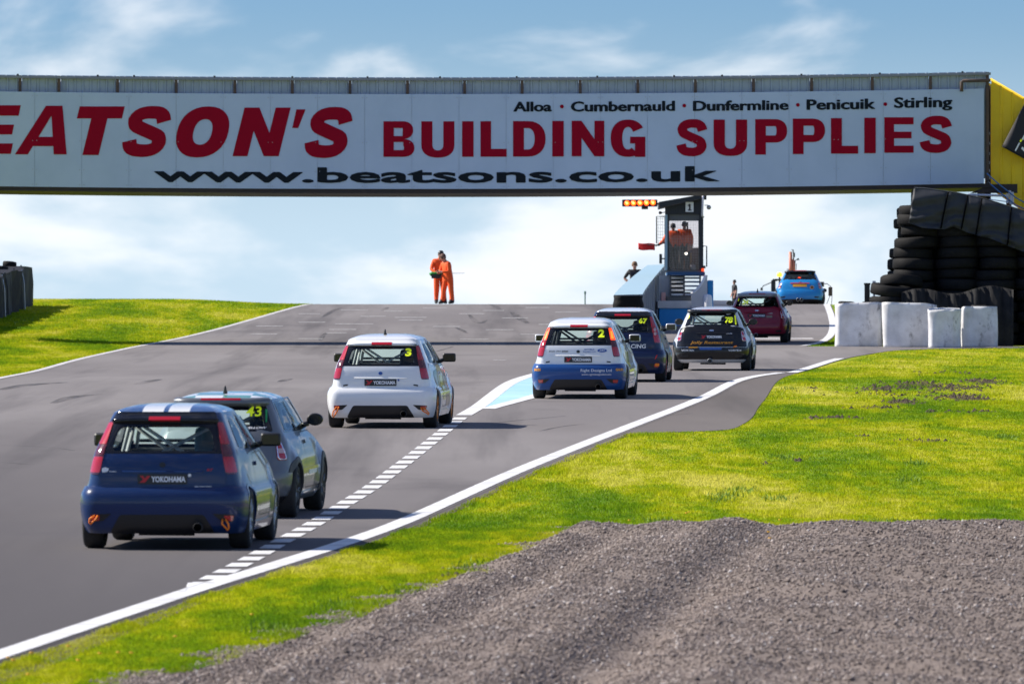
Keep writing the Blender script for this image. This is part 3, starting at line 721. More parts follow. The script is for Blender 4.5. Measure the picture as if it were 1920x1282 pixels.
def window_polys(kind):
    if kind == 'f':
        rear = [(-0.540, 0.952), (0.540, 0.952), (0.470, 1.235), (-0.470, 1.235)]
        side = [[(1.52, 0.965), (2.62, 0.965), (2.16, 1.300), (1.60, 1.300)], [(0.66, 0.985), (1.40, 0.970), (1.46, 1.298), (0.80, 1.285)]]
        fr = [(-0.60, 0.99), (0.60, 0.99), (0.50, 1.32), (-0.50, 1.32)]
    else:
        rear = [(-0.520, 0.985), (0.520, 0.985), (0.455, 1.225), (-0.455, 1.225)]
        side = [[(1.50, 0.955), (2.52, 0.955), (2.16, 1.285), (1.54, 1.290)], [(0.60, 0.960), (1.42, 0.955), (1.45, 1.290), (0.74, 1.285)]]
        fr = [(-0.60, 0.99), (0.60, 0.99), (0.48, 1.29), (-0.48, 1.29)]
    return rear, side, fr
_body = {}
def body_mesh(kind):
    if kind in _body: return _body[kind]
    S = FIESTA if kind == 'f' else MINI; rear, side, fr = window_polys(kind); rw = 0.335
    rear_i = inset(rear, 0.012)
    def cuts(q, c, k):
        if k in 'rs' and abs(q) < 0.75 and k == 'r' and inpoly(rear_i, q, c.z): return True
        if k == 'f' and inpoly(fr, q, c.z): return True
        if k == 's':
            for p in side:
                if inpoly(inset(p, 0.01), c.y, c.z): return True
        if k in 'rs':
            for ax in (S.ra, S.fa):
                if abs(c.x) > 0.6 and math.hypot(c.y-ax, c.z-0.295) < rw: return True
        return False
    zs = sorted(set([round(z, 4) for z in np.linspace(S.zb, S.zl, 66)]))
    V, F = S.rings(cuts, zs); me = bpy.data.meshes.new('body'); me.from_pydata([tuple(v) for v in V], [], F); me.shade_smooth()
    RV, RF = S.roof(); rm = bpy.data.meshes.new('roof'); rm.from_pydata([tuple(v) for v in RV], [], RF); rm.shade_smooth()
    me.materials.append(M['black']); rm.materials.append(M['black'])
    _body[kind] = (me, rm); return _body[kind]
def link_shared(name, me, m, parent):
    o = bpy.data.objects.new(name, me); COL.objects.link(o); o.parent = parent
    o.material_slots[0].link = 'OBJECT'; o.material_slots[0].material = m; return o
_wh = {}
def wheel_mesh():
    if _wh: return _wh
    ro, w = 0.295, 0.205
    t = MB().lathe([(0.205, -w/2+.012), (0.235, -w/2-.006), (0.272, -w/2), (ro-.006, -w/2+.016), (ro, -w/2+.034), (ro, w/2-.034), (ro-.006, w/2-.016), (0.272, w/2), (0.235, w/2+.006), (0.205, w/2-.012)], axis='X', n=40)
    for k in (-0.055, -0.018, 0.018, 0.055):
        pass
    _wh['tyre'] = t
    r = MB().lathe([(0.208, -w/2+.012), (0.212, w/2-.02), (0.206, w/2-.008), (0.193, w/2-.010), (0.188, w/2-.05), (0.186, -w/2+.03)], axis='X', n=40)
    for i in range(7):
        a = 2*math.pi*i/7
        for da in (-0.10, 0.10):
            p0 = (w/2-.020, 0.035*math.cos(a), 0.035*math.sin(a)); p1 = (w/2-.012, 0.195*math.cos(a+da), 0.195*math.sin(a+da))
            r.tube([p0, p1], [0.016, 0.012], 6)
    r.lathe([(0.001, w/2-.008), (0.045, w/2-.010), (0.05, w/2-.03), (0.05, 0.0)], axis='X', n=16)
    _wh['rim'] = r
    h = MB().lathe([(0.001, 0.03), (0.135, 0.03), (0.135, 0.01), (0.001, 0.01)], axis='X', n=24)
    _wh['hub'] = h
    out = {}
    for k, b in list(_wh.items()):
        me = bpy.data.meshes.new(k); me.from_pydata([tuple(v) for v in b.v], [], b.f); me.shade_smooth(); me.materials.append(M['rubber']); out[k] = me
    _wh.clear(); _wh.update(out); return _wh
def paint(name, col, metal=0.0, rough=0.32): return mat(name, col, rough, metal, coat=0.9 if max(col) > .3 else 0.5, spec=0.2, noise=(2.0, 0.10, tuple(min(1, c*0.75+0.02) for c in col)))
def tubeseg(mb, a, b, r=0.019): mb.tube([a, b], r, 8)

def car(kind, name, label, px, py, head, P):
    """head: degrees to the right of straight ahead; P: colours and options"""
    S = FIESTA if kind == 'f' else MINI
    g = G(px, py) if 'D' not in P else Vector((GX(px, P['D']), P['D'], float(ZG(P['D']))))
    yaw = -R(head); slope = (float(ZG(g.y+2.5))-float(ZG(g.y)))/2.5
    root = thing(name, label, 'car', g+Vector((0, 0, 0.013)), None, 'race cars heading into the pit lane')
    root.rotation_euler = Matrix.Rotation(yaw, 4, 'Z').to_quaternion().to_euler()
    root.rotation_euler = (Matrix.Rotation(yaw, 4, 'Z') @ Matrix.Rotation(math.atan(slope), 4, 'X')).to_euler()
    rt = root
    # everything below is laid out with y from the tail; the root sits at the rear axle
    hub = root
    yo = -S.ra
    made_before = set(COL.objects)
    bm_, rm_ = body_mesh(kind)
    body = link_shared('body', bm_, P['paint'], rt); roof = link_shared('roof', rm_, P.get('roof', P['paint']), rt)
    rear, side, fr = window_polys(kind)
    # ---- glass
    rear_o = [(-0.612, 0.944), (0.612, 0.944), (0.515, 1.262), (-0.515, 1.262)] if kind == 'f' else [(-0.60, 0.962), (0.60, 0.962), (0.505, 1.255), (-0.505, 1.255)]
    ringp(S, 'window_surround', rpoly(rear_o, 0.03), rpoly(inset(rear, 0.02), 0.07), 0.004, M['frit'], rt, 0.02)
    fillp(S, 'rear_window', rpoly(rear, 0.07), 0.0015, P.get('glass', M['glass']), rt, 0)
    if P.get('frontglass', True):
        fillp(S, 'windscreen', rpoly([(a*1.0, b) for a, b in fr], 0.05), 0.0, M['screen'], rt, 0, front=True)
    ringp(S, 'windscreen_surround', rpoly(inset(fr, -0.05), 0.05), rpoly(inset(fr, 0.03), 0.05), 0.004, M['frit'], rt, 0.02, front=True)
    for sg in (1, -1):
        cv = lambda y, z, sg=sg: (sg*S.qy(y, z), z)
        for p in side:
            ringp(S, 'window_trim', rpoly(inset(p, -0.022), 0.05), rpoly(inset(p, 0.016), 0.05), 0.004, M['frit'], rt, 0.015, conv=cv)
            fillp(S, 'side_window', rpoly(p, 0.05), 0.001, M['glass'] if not P.get('side_dark') else M['frit'], rt, 0, conv=cv)
        if kind == 'm':
            ringp(S, 'black_pillar', rpoly([(0.50, 0.945), (2.66, 0.945), (2.24, 1.31), (0.66, 1.31)], 0.04), rpoly([(0.56, 0.955), (2.58, 0.955), (2.19, 1.298), (0.70, 1.298)], 0.04), 0.003, M['frit'], rt, 0.01, conv=cv)
        # arches
        aw = 0.062 if kind == 'm' else 0.03
        for ax in (S.ra, S.fa):
            an = [math.radians(-8+196*i/28) for i in range(29)]
            o1 = [Vector((ax-math.cos(a)*(0.322+aw), max(S.zb+0.002, 0.295+math.sin(a)*(0.322+aw)))) for a in an]
            o2 = [Vector((ax-math.cos(a)*0.318, max(S.zb+0.002, 0.295+math.sin(a)*0.318))) for a in an]
            ringp(S, 'wheel_arch', o1, o2, 0.008 if kind == 'm' else 0.005, P.get('arch', M['black']) if kind == 'm' else P['paint'], rt, 0.03, conv=cv, closed=False)
            ws = MB(); prof = [(0.322, 0.0)]
            x0 = 0.46; n = 18
            vv = []
            for i in range(n+1):
                a = math.radians(-14+208*i/n); yy_ = ax-math.cos(a)*0.325; zz2 = 0.295+math.sin(a)*0.325; x1 = S.pt(S.qy(yy_, max(S.zb, zz2)), max(S.zb, zz2)).x-.012; vv += [(sg*x0, yy_, zz2), (sg*x1, yy_, zz2)]
            ws.add(vv, [(2*i, 2*i+1, 2*i+3, 2*i+2) for i in range(n)]); ws.add([(sg*x0, ax-.33, .17), (sg*x0, ax+.33, .17), (sg*x0, ax+.33, .62), (sg*x0, ax-.33, .62)], [(0, 1, 2, 3)])
            ws.build('wheel_well', M['dark'], rt)
        # door shut line and sill, handle
        dl = [(1.46, 0.30), (2.66, 0.30), (2.70, 0.93), (1.46, 0.93)]
        ringp(S, 'door_gap', rpoly(dl, 0.06), rpoly(inset(dl, 0.010), 0.06), 0.0012, M['black'], rt, 0, conv=cv, nr=1)
        gridp(S, 'sill', lambda u, v: cv(S.ra+0.40+u*(S.fa-S.ra-0.80), S.zb+0.004+v*0.085), 14, 3, 0.014, P.get('sill', P.get('bumper', P['paint'])), rt)
        fillp(S, 'door_handle', rpoly([(1.56, 0.80), (1.76, 0.80), (1.76, 0.84), (1.56, 0.84)], 0.015), 0.022, P.get('handle', P['paint']), rt, 0.022, conv=cv)
        gridp(S, 'rubbing_strip', lambda u, v: cv(1.05+u*1.60, 0.50+v*0.035), 10, 2, 0.008, P.get('strip', P['paint']), rt)
        # mirrors
        zb = 0.985; yb = 2.44 if kind == 'f' else 2.42; xb = S.pt(S.qy(yb, zb), zb).x
        arm = MB().tube([(sg*(xb-.02), yb, zb-.01), (sg*(xb+.07), yb-.02, zb+.02)], [.035, .028], 8)
        mr = arm.build('mirror_arm', M['black'], rt, True)
        if kind == 'f':
            h = MB().box((sg*(xb+.155), yb-.02, zb+.055), (.205, .10, .135), rz=sg*0.12, ch=.032); hh = h.build('mirror', P.get('mirror', M['black']), rt, True)
            f2 = MB().box((sg*(xb+.155), yb-.073, zb+.055), (.165, .006, .100), rz=sg*0.12, ch=.0025).build('mirror_glass', M['frit'], hh)
        else:
            h = MB().lathe([(0.001, 0.065), (.05, .058), (.078, .03), (.088, 0), (.085, -.035), (.078, -.042), (.001, -.040)], axis='Y', n=20)
            for q in h.v: q *= .82; q.x *= 1.32; q += Vector((sg*(xb+.145), yb, zb+.065))
            hh = h.build('mirror', P.get('mirror', M['black']), rt, True)
            f2 = MB().lathe([(.001, -.043), (.068, -.043)], axis='Y', n=20)
            for q in f2.v: q *= .82; q.x *= 1.32; q += Vector((sg*(xb+.145), yb, zb+.065))
            f2.build('mirror_glass', M['frit'] , hh)
    # ---- underside and cabin
    MB().box((0, 1.95, 0.215), (1.34, 3.2, 0.09), ch=.02).build('underbody', M['dark'], rt)
    ex = MB().tube([(-0.25, 0.22, 0.21), (0.3, 0.24, 0.205)], 0.075, 10); ex.build('silencer', M['dark'], rt, True)
    axb = MB().tube([(-.62, S.ra, .27), (.62, S.ra, .27)], .035, 8); axb.build('rear_axle', M['dark'], rt)
    MB().add([(-.62, .35, .33), (.62, .35, .33), (.62, 3.0, .33), (-.62, 3.0, .33)], [(0, 1, 2, 3)]).build('cabin_floor', M['dark'], rt)
    db = MB().box((0, 2.78, .86), (1.22, .34, .18), ch=.05); db.build('dashboard', M['dark'], rt)
    cg = MB(); T = 1.265 if kind == 'f' else 1.24; hy = 1.66; hw = .50
    cg.tube([(-.60, hy, .34), (-.58, hy, .9), (-hw, hy, T-.05), (-hw+.07, hy, T), (hw-.07, hy, T), (hw, hy, T-.05), (.58, hy, .9), (.60, hy, .34)], .021, 8)
    for sg in (-1, 1):
        tubeseg(cg, (sg*(hw-.05), hy, T-.02), (sg*.47, .62, .74)); tubeseg(cg, (sg*hw, hy, T-.03), (sg*.47, 2.35, T-.06)); tubeseg(cg, (sg*.47, 2.35, T-.06), (sg*.60, 2.85, .8))
    tubeseg(cg, (-hw+.05, hy, T-.02), (.47, .62, .74)); tubeseg(cg, (hw-.05, hy, T-.02), (-.47, .62, .74)); tubeseg(cg, (-.58, hy, .85), (.58, hy, .85)); tubeseg(cg, (-hw, hy, T-.04), (.58, hy, .45))
    cg.build('roll_cage', P.get('cage', M['steel']), rt, True)
    sx = 0.36
    seat = MB().box((sx, 1.86, .78), (.46, .16, .80), rx=-.18, ch=.06).box((sx, 1.78, 1.12), (.30, .12, .22), rx=-.18, ch=.05).box((sx, 2.15, .44), (.48, .5, .16), ch=.05)
    seat.build('seat', P.get('seat', M['dark']), rt, True)
    hel = MB().lathe([(0.001, .155), (.06, .14), (.11, .09), (.135, .02), (.135, -.04), (.11, -.11), (.07, -.13), (.001, -.13)], (sx, 2.02, 1.115), n=18)
    # ---- lamps, tail panel
    deck = P.get('deck', P['paint'])
    if kind == 'f':
        tg = [(-0.600, 0.612), (0.600, 0.612), (0.628, 0.74), (0.605, 0.945), (-0.605, 0.945), (-0.628, 0.74)]
        tailgate = fillp(S, 'tailgate', rpoly(tg, 0.03, 10), 0.007, deck, rt, 0.02, nr=10)
        ringp(S, 'tailgate_gap', rpoly(inset(tg, -.009), 0.03, 10), rpoly(inset(tg, .002), 0.03, 10), .0035, M['black'], rt, .01, nr=1)
        fillp(S, 'plate_recess', rpoly([(-0.36, 0.632), (0.36, 0.632), (0.415, 0.765), (-0.415, 0.765)], 0.03), 0.0085, P.get('recess', deck), tailgate, 0.01)
        gridp(S, 'tailgate_grip', lambda u, v: (-0.40+.8*u, 0.765+v*0.016), 10, 2, lambda u, v: .022-.010*v, deck, tailgate)
        gridp(S, 'bumper', lambda u, v: (-1.0*(S.w(.2+.4*v)-S.Rx+S.Lc*1.02)*(1-2*u), (0.168+v*(0.597+0.020*min(1, max(0, (abs(2*u-1)-.62)/.12))-0.168))), 52, 14, lambda u, v: 0.012+0.009*v, P.get('bumper', P['paint']), rt, 0.035)
        # spoiler over the window
        sp = gridp(S, 'roof_spoiler', lambda u, v: (-0.535*(1-2*u)*(1-.05*v), 1.247+v*0.112), 28, 8, lambda u, v: 0.004+0.060*(1-v)**1.3*min(1, v*4+.5)*(1-.45*abs(2*u-1)**5), P.get('spoiler', P['paint']), rt, 0.04)
        gridp(S, 'spoiler_underside', lambda u, v: (-0.53*(1-2*u), 1.243+v*0.012), 28, 2, lambda u, v: 0.035*v+.006, M['black'], sp, 0.02)
        gridp(S, 'high_brake_lamp', lambda u, v: (-0.155+.31*u, 1.246+v*.040), 8, 3, lambda u, v: .062-.012*v, P.get('hbl', M['lampred']), rt, 0.03)
        for sg in (1, -1):
            def seg(za, zb_, m, d=.012):
                ia = lambda z: 0.520+(1.262-z)/(1.262-.745)*0.100; oa = lambda z: 0.612+(1.262-z)/(1.262-.745)*0.175
                pl = [(ia(za), za), (oa(za), za), (oa(zb_), zb_), (ia(zb_), zb_)]
                return [(sg*a, b) for a, b in pl]
            full = seg(1.262, .745, None)
            lamp = fillp(S, 'tail_lamp', rpoly(full, .03, 8), .010, M['lampdark'], rt, .02)
            la = P.get('lamp_l' if sg < 0 else 'lamp_r', (M['lampred'], M['lampdark'], M['lampred']))
            for (a, b), m_ in zip([(1.250, 1.03), (1.024, .925), (.918, .757)], la):
                fillp(S, 'lamp_lens', rpoly(inset(seg(a, b, None), .005), .02, 5), .015, m_, lamp, .006)
            # reflector recess in the bumper
            fillp(S, 'fog_recess', rpoly([(sg*a, b) for a, b in [(.50, .362), (.715, .352), (.695, .285), (.585, .290)]], .015), .021, M['black'], rt, .010)
            fillp(S, 'reflector', rpoly([(sg*a, b) for a, b in [(.615, .345), (.705, .345), (.69, .292), (.625, .295)]], .008), .026, M['lampred'], rt, .010)
        fillp(S, 'diffuser', rpoly([(-.52, .176), (.52, .176), (.415, .352), (-.415, .352)], .03, 10), .019, P.get('diff', M['black']), rt, .012, nr=6)
        MB().lathe([(.040, -.12), (.046, -.12), (.046, .1), (.040, .1)], (.365, .03, .225), axis='Y', n=16).build('exhaust_tip', M['dark'], rt, True)
        for sg in (1, -1):
            if P.get('pins', True): fillp(S, 'tailgate_pin', rpoly([(sg*a, b) for a, b in [(.505, .652), (.575, .640), (.575, .662), (.505, .672)]], .008), .016, M['black'], rt, .01)
        pz0, pz1 = .648, .748; pw = .245
        fillp(S, 'badge', rpoly([(.032*math.cos(a), .838+.026*math.sin(a)) for a in np.linspace(0, 2*math.pi, 14)[:-1]], .01, 2, 1), .014, P.get('badge', M['black']), rt, .008)
    else:
        tg = [(-0.56, 0.52), (0.56, 0.52), (0.60, 0.70), (0.575, 0.960), (-0.575, 0.960), (-0.60, 0.70)]
        tailgate = fillp(S, 'tailgate', rpoly(tg, 0.05, 10), 0.007, deck, rt, 0.02, nr=10)
        ringp(S, 'tailgate_gap', rpoly(inset(tg, -.009), 0.05, 10), rpoly(inset(tg, .002), 0.05, 10), .0035, M['black'], rt, .01, nr=1)
        bt = P.get('btop', .505)
        gridp(S, 'bumper', lambda u, v: (-1.0*(S.w(.2+.3*v)-S.Rx+S.Lc*.86)*(1-2*u), 0.255+v*(bt-.255)), 44, 10, 0.016, P.get('bumper', P['paint']), rt)
        gridp(S, 'lower_valance', lambda u, v: (-1.0*(S.w(.19+.08*v)-S.Rx+S.Lc*.80)*(1-2*u), 0.180+v*0.085), 40, 4, 0.011, P.get('valance', M['black']), rt)
        gridp(S, 'plate_hood', lambda u, v: (-0.33+.66*u, 0.800+v*0.030), 10, 3, lambda u, v: .030-.012*v, P.get('hood', deck), tailgate)
        gridp(S, 'roof_spoiler', lambda u, v: (-0.515*(1-2*u)*(1-.03*v), 1.232+v*0.098), 28, 7, lambda u, v: 0.010+0.075*math.sin(math.pi*min(1, .25+v*.75)), P.get('spoiler', M['black']), rt, 0.05)
        gridp(S, 'high_brake_lamp', lambda u, v: (-0.22+.44*u, 1.262+v*.022), 8, 2, 0.088, P.get('hbl', M['lampred']), rt, 0.03)
        for sg in (1, -1):
            ol = [(sg*a, b) for a, b in [(.628, .862), (.698, .862), (.790, .645), (.655, .645)]]
            sur = ringp(S, 'lamp_surround', rpoly(inset(ol, -.014), .045, 6), rpoly(inset(ol, .004), .035, 6), .014, P.get('surround', M['chrome']), rt, .02, dmid=.006)
            lamp = fillp(S, 'tail_lamp', rpoly(ol, .035, 6), .012, M['lampred'], rt, .01)
            mid = [(sg*a, b) for a, b in [(.652, .772), (.742, .772), (.765, .722), (.664, .722)]]
            fillp(S, 'lamp_lens', rpoly(mid, .012, 4), .016, M['lampclear'], lamp, .006)
            ol2 = [(sg*a, b) for a, b in [(.50, .345), (.66, .345), (.64, .300), (.52, .300)]]
            fillp(S, 'fog_recess', rpoly(ol2, .012), .019, M['black'], rt, .006)
        e_ = MB(); xs_ = P.get('exhaust', (0.0,))
        for xx in xs_: e_.lathe([(.046, -.14), (.054, -.14), (.054, .1), (.046, .1)], (xx, .05, .215), axis='Y', n=16)
        e_.build('exhaust_tip', M['steel'], rt, True)
        pz0, pz1 = .685, .785; pw = .24
        fillp(S, 'badge', rpoly([(.055*math.cos(a), .872+.018*math.sin(a)) for a in np.linspace(0, 2*math.pi, 14)[:-1]], .01, 2, 1), .014, M['chrome'], rt, .008)
    # ---- number plate
    if P.get('plate', True):
        pm = P.get('platemat', M['plate'])
        pl = fillp(S, 'plate', rpoly([(-pw, pz0), (pw, pz0), (pw, pz1), (-pw, pz1)], .006), .018, pm, rt, .01)
        if pm is M['plate']:
            place_text('lettering', 'YOKOHAMA', -.110, pw-.014, pz0+.020, pz1-.022, lambda x, z: S.at(x, z, .0205), M['decalw'], pl, .04)
            mk('chevron', [S.at(x, z, .0205) for x, z in [(-.222, pz1-.018), (-.19, pz1-.018), (-.172, pz0+.058), (-.150, pz1-.018), (-.118, pz1-.018), (-.170, pz0+.016), (-.225, pz0+.016), (-.19, pz0+.047)]], [(0, 1, 2, 7), (2, 3, 4, 5), (7, 2, 5, 6)], M['decalr'], pl)
    # ---- decals: (text, x0, x1, z0, z1, material, bold, shear)
    for dcl in P.get('decals', []):
        s_, x0, x1, z0, z1, m_, bo, sh = dcl[:8]; dd = dcl[8] if len(dcl) > 8 else .0165
        place_text('lettering', s_, x0, x1, z0, z1, lambda x, z: S.at(x, z, dd), m_, rt, bo, sh)
    for nm, poly, m_, dd in P.get('marks', []):
        fillp(S, nm, rpoly(poly, .01, 4, 2), dd, m_, rt, .004)
    for nm, poly, m_ in P.get('side_marks', []):
        fillp(S, nm, rpoly(poly, .06, 5, 3), .003, m_, rt, .002, conv=lambda y, z: (S.qy(y, z), z))
    if P.get('aerial'):
        x, y = P['aerial']; MB().tube([(x, y, S.zl+S.cr-.01), (x, y-.01, S.zl+S.cr+.03), (x, y-.03, S.zl+S.cr+.07)], [.028, .016, .010], 8).build('aerial', M['black'], rt, True)
    for (x, z, x2, z2) in P.get('straps', []):
        p0 = S.at(x, z, .035); p1 = S.at(x2, z2, .06); q0 = p0+Vector((.03, 0, .0)); q1 = p1+Vector((.03, -.01, 0))
        MB().tube([p0, (p0+p1)/2+Vector((-.02, -.04, 0)), p1, (p1+q1)/2+Vector((0, 0, -.02)), q1, (q0+q1)/2+Vector((.015, -.04, 0)), q0], .010, 6).build('tow_strap', M['orangestrap'], rt, True)
    # shift the parts so that the rear axle is the origin
    sh = Matrix.Translation((0, yo, 0))
    done = set()
    for o in [x for x in COL.objects if x not in made_before]:
        if o.parent is rt and o.type == 'MESH': o.location = (0, yo, 0)
    # ---- wheels
    wm = wheel_mesh()
    for sg in (-1, 1):
        for ay in (0.0, S.fa-S.ra):
            hb = link_shared('wheel', wm['hub'], M['steel'], rt); hb.location = (sg*(0.728 if kind == 'f' else 0.735), ay, 0.295)
            hb.rotation_euler = (random.uniform(0, 1), sg*math.radians(1.5), 0 if sg > 0 else math.pi)
            link_shared('tyre', wm['tyre'], M['rubber'], hb); link_shared('rim', wm['rim'], P.get('rim', M['steel']), hb)
    # driver's helmet and shoulders
    return root

NAVY = paint('navy_paint', (0.006, 0.024, 0.095)); WHITE = paint('white_car_paint', (0.78, 0.79, 0.80)); BLUE2 = paint('mid_blue_paint', (0.012, 0.065, 0.235))
NAVY2 = paint('dark_navy_paint', (0.006, 0.015, 0.058)); GREY = paint('grey_paint', (0.14, 0.15, 0.165), 0.3); BLACKP = paint('black_paint', (0.008, 0.008, 0.010)); SILV = paint('silver_paint', (0.62, 0.63, 0.65), 0.2)
MAROON = paint('maroon_paint', (0.27, 0.012, 0.036)); SKYB = paint('sky_blue_paint', (0.015, 0.24, 0.58)); LTB = paint('pale_roof_paint', (0.62, 0.70, 0.80)); REDR = paint('red_roof_paint', (0.25, 0.01, 0.012))
M['orim'] = mat('orange_rim', (0.75, 0.24, 0.02), 0.35, 0.3); M['rrim'] = mat('red_rim', (0.65, 0.03, 0.02), 0.4, 0.2); M['krim'] = mat('dark_rim', (0.06, 0.06, 0.065), 0.4, 0.5)
M['whitecage'] = mat('pale_cage', (0.6, 0.61, 0.6), 0.4); M['blackcage'] = mat('black_cage', (0.02, 0.02, 0.02), 0.4); M['greencloth'] = mat('green_tape', (0.02, 0.35, 0.10), 0.5)
M['seatb'] = mat('blue_seat', (0.12, 0.22, 0.30), 0.7); M['teal'] = paint('teal_print', (0.03, 0.16, 0.22)); M['limep'] = paint('lime_print', (0.62, 0.66, 0.10)); M['brownp'] = paint('brown_print', (0.30, 0.22, 0.16))
M['yplate'] = mat('orange_plate', (0.75, 0.36, 0.02), 0.4)
def striped(name, base, stripe, rule):
    """printed roof: stripes or chequers across the panel"""
    m = mat(name, base, 0.3, coat=0.9); t = m.node_tree; b = t.nodes['Principled BSDF']; c = N(t, 'ShaderNodeTexCoord')
    x = N(t, 'ShaderNodeMix', data_type='RGBA'); x.inputs['A'].default_value = (*base, 1); x.inputs['B'].default_value = (*stripe, 1)
    if rule == 'check':
        ck = N(t, 'ShaderNodeTexChecker', inp={'Scale': 3.2}); t.links.new(c.outputs['Object'], ck.inputs['Vector']); t.links.new(ck.outputs['Fac'], x.inputs['Factor'])
    else:
        sp = N(t, 'ShaderNodeSeparateXYZ'); t.links.new(c.outputs['Object'], sp.inputs[0]); ab = N(t, 'ShaderNodeMath', operation='ABSOLUTE'); t.links.new(sp.outputs[0], ab.inputs[0])
        cp = N(t, 'ShaderNodeMath', operation='COMPARE', inp={1: 0.13, 2: 0.105}); t.links.new(ab.outputs[0], cp.inputs[0]); t.links.new(cp.outputs[0], x.inputs['Factor'])
    t.links.new(x.outputs['Result'], b.inputs['Base Color']); return m
STRIPE = striped('striped_roof', (0.02, 0.055, 0.15), (0.80, 0.80, 0.76), 'stripe'); CHECK = striped('chequered_roof', (0.80, 0.82, 0.80), (0.10, 0.30, 0.24), 'check')
Lr, Lk, Lo, Ll = M['lampred'], M['lampdark'], M['lampon'], M['lamplit']
car('f', 'hatchback', 'dark blue hatchback with white roof stripes, nearest car at the left', 316, 1029, 3.9,
    dict(paint=NAVY, roof=STRIPE, spoiler=M['frit'], bumper=NAVY, rim=M['steel'], seat=M['seatb'], cage=M['whitecage'], badge=M['black'], straps=[(-.66, .345, -.70, .29), (.60, .31, .63, .24)], pins=False,
         decals=[('RT', .44, .50, .775, .80, M['decalr'], .02, .2), ('PROJECTED', .32, .49, .605, .628, M['decalw'], .02, .2)],
         marks=[('sticker', [(.255, .72), (.285, .72), (.285, .75), (.255, .75)], M['decalw'], .0165), ('sticker', [(-.60, .76), (-.545, .77), (-.53, .80), (-.575, .815), (-.60, .80)], M['decalw'], .0165), ('sticker', [(-.53, .768), (-.46, .768), (-.46, .774), (-.53, .774)], M['decalw'], .0165)], diff=M['black'], handle=NAVY))
car('m', 'hatchback', 'grey hatchback numbered 43 with chequered white roof, behind the dark blue car', 419, 971, 5.3,
    dict(paint=GREY, roof=CHECK, spoiler=GREY, bumper=GREY, arch=mat('grey_arch', (0.06, 0.06, 0.065), .6), rim=M['krim'], aerial=(0.0, .75), deck=GREY,
         decals=[('43', .285, .445, 1.125, 1.235, M['decaly'], .02, 0, .008), ('YELLOW', .30, .52, .99, 1.012, M['decalw'], .02, .3, .008)],
         marks=[('green_tape', [(.50, 1.06), (.515, 1.06), (.52, 1.20), (.49, 1.20)], M['greencloth'], .012)], side_marks=[('side_graphic', [(1.7, .45), (2.5, .45), (2.5, .52), (1.7, .52)], M['decalw'])]))
car('f', 'hatchback', 'white hatchback numbered 3 with orange wheels in the middle of the track', 720, 802.5, 4.6,
    dict(paint=WHITE, rim=M['orim'], cage=M['whitecage'], badge=M['decalb'], aerial=(0.0, .85), straps=[(-.66, .34, -.72, .22), (.62, .325, .70, .25)],
         decals=[('3', .365, .460, 1.095, 1.215, M['decaly'], .045, 0, .008)], marks=[('sticker', [(.265, .72), (.290, .72), (.290, .75), (.265, .75)], M['decalb'], .0165), ('wiper', [(-.14, .965), (.28, .965), (.22, .985), (-.05, .995)], M['black'], .012)],
         side_marks=[('side_graphic', [(.75, .66), (1.35, .62), (1.30, .90), (.80, .86)], M['teal']), ('side_graphic', [(1.5, .40), (2.0, .40), (2.0, .78), (1.5, .78)], M['limep']), ('side_graphic', [(2.05, .30), (2.66, .30), (2.66, .85), (2.05, .85)], M['brownp'])]))
car('f', 'hatchback', 'white hatchback numbered 2 with blue rear bumper by the pit entry lines', 1088.5, 747.8, 4.7,
    dict(paint=WHITE, bumper=BLUE2, rim=M['krim'], cage=M['blackcage'], mirror=SILV, sill=WHITE, lamp_l=(Ll, Lr, Lr), lamp_r=(Ll, Lk, Lr),
         decals=[('2', .345, .455, 1.085, 1.225, M['decaly'], .05, 0, .008), ('Right Designs Ltd', .05, .60, .468, .530, M['decalw'], .004, 0, .0235), ('www.rightdesignsltd.com', .07, .59, .415, .452, M['decalw'], .008, 0.1, .0235),
                 ('Quarter & coach repairs', -.575, -.12, .868, .890, M['decalk'], .015, .1), ('0141 771 2000', -.52, -.18, .828, .854, M['decalk'], .02, .25), ('STYRA', .11, .29, .862, .884, M['decalb'], .02, 0), ('Equipment', .09, .31, .822, .846, M['decalb'], .02, 0),
                 ('GAUDI', -.80, -.66, .495, .540, M['decalo'], .05, 0, .0245), ('GAUDI', .665, .82, .495, .540, M['decalo'], .05, 0, .0245), ('JURO', .375, .475, .838, .872, M['decalw'], .03, .3, .019)],
         marks=[('oval_sticker', [(.425+.085*math.cos(a), .855+.030*math.sin(a)) for a in np.linspace(0, 2*math.pi, 17)[:-1]], M['decalb'], .0165)]+[('lit_bulb', [(s_*a, b) for a, b in [(.575, 1.06), (.640, 1.06), (.610, 1.19), (.565, 1.19)]], Lo, .018) for s_ in (1, -1)],
         side_marks=[('side_graphic', [(1.1, .55), (1.7, .50), (1.7, .85), (1.1, .80)], M['limep'])]))
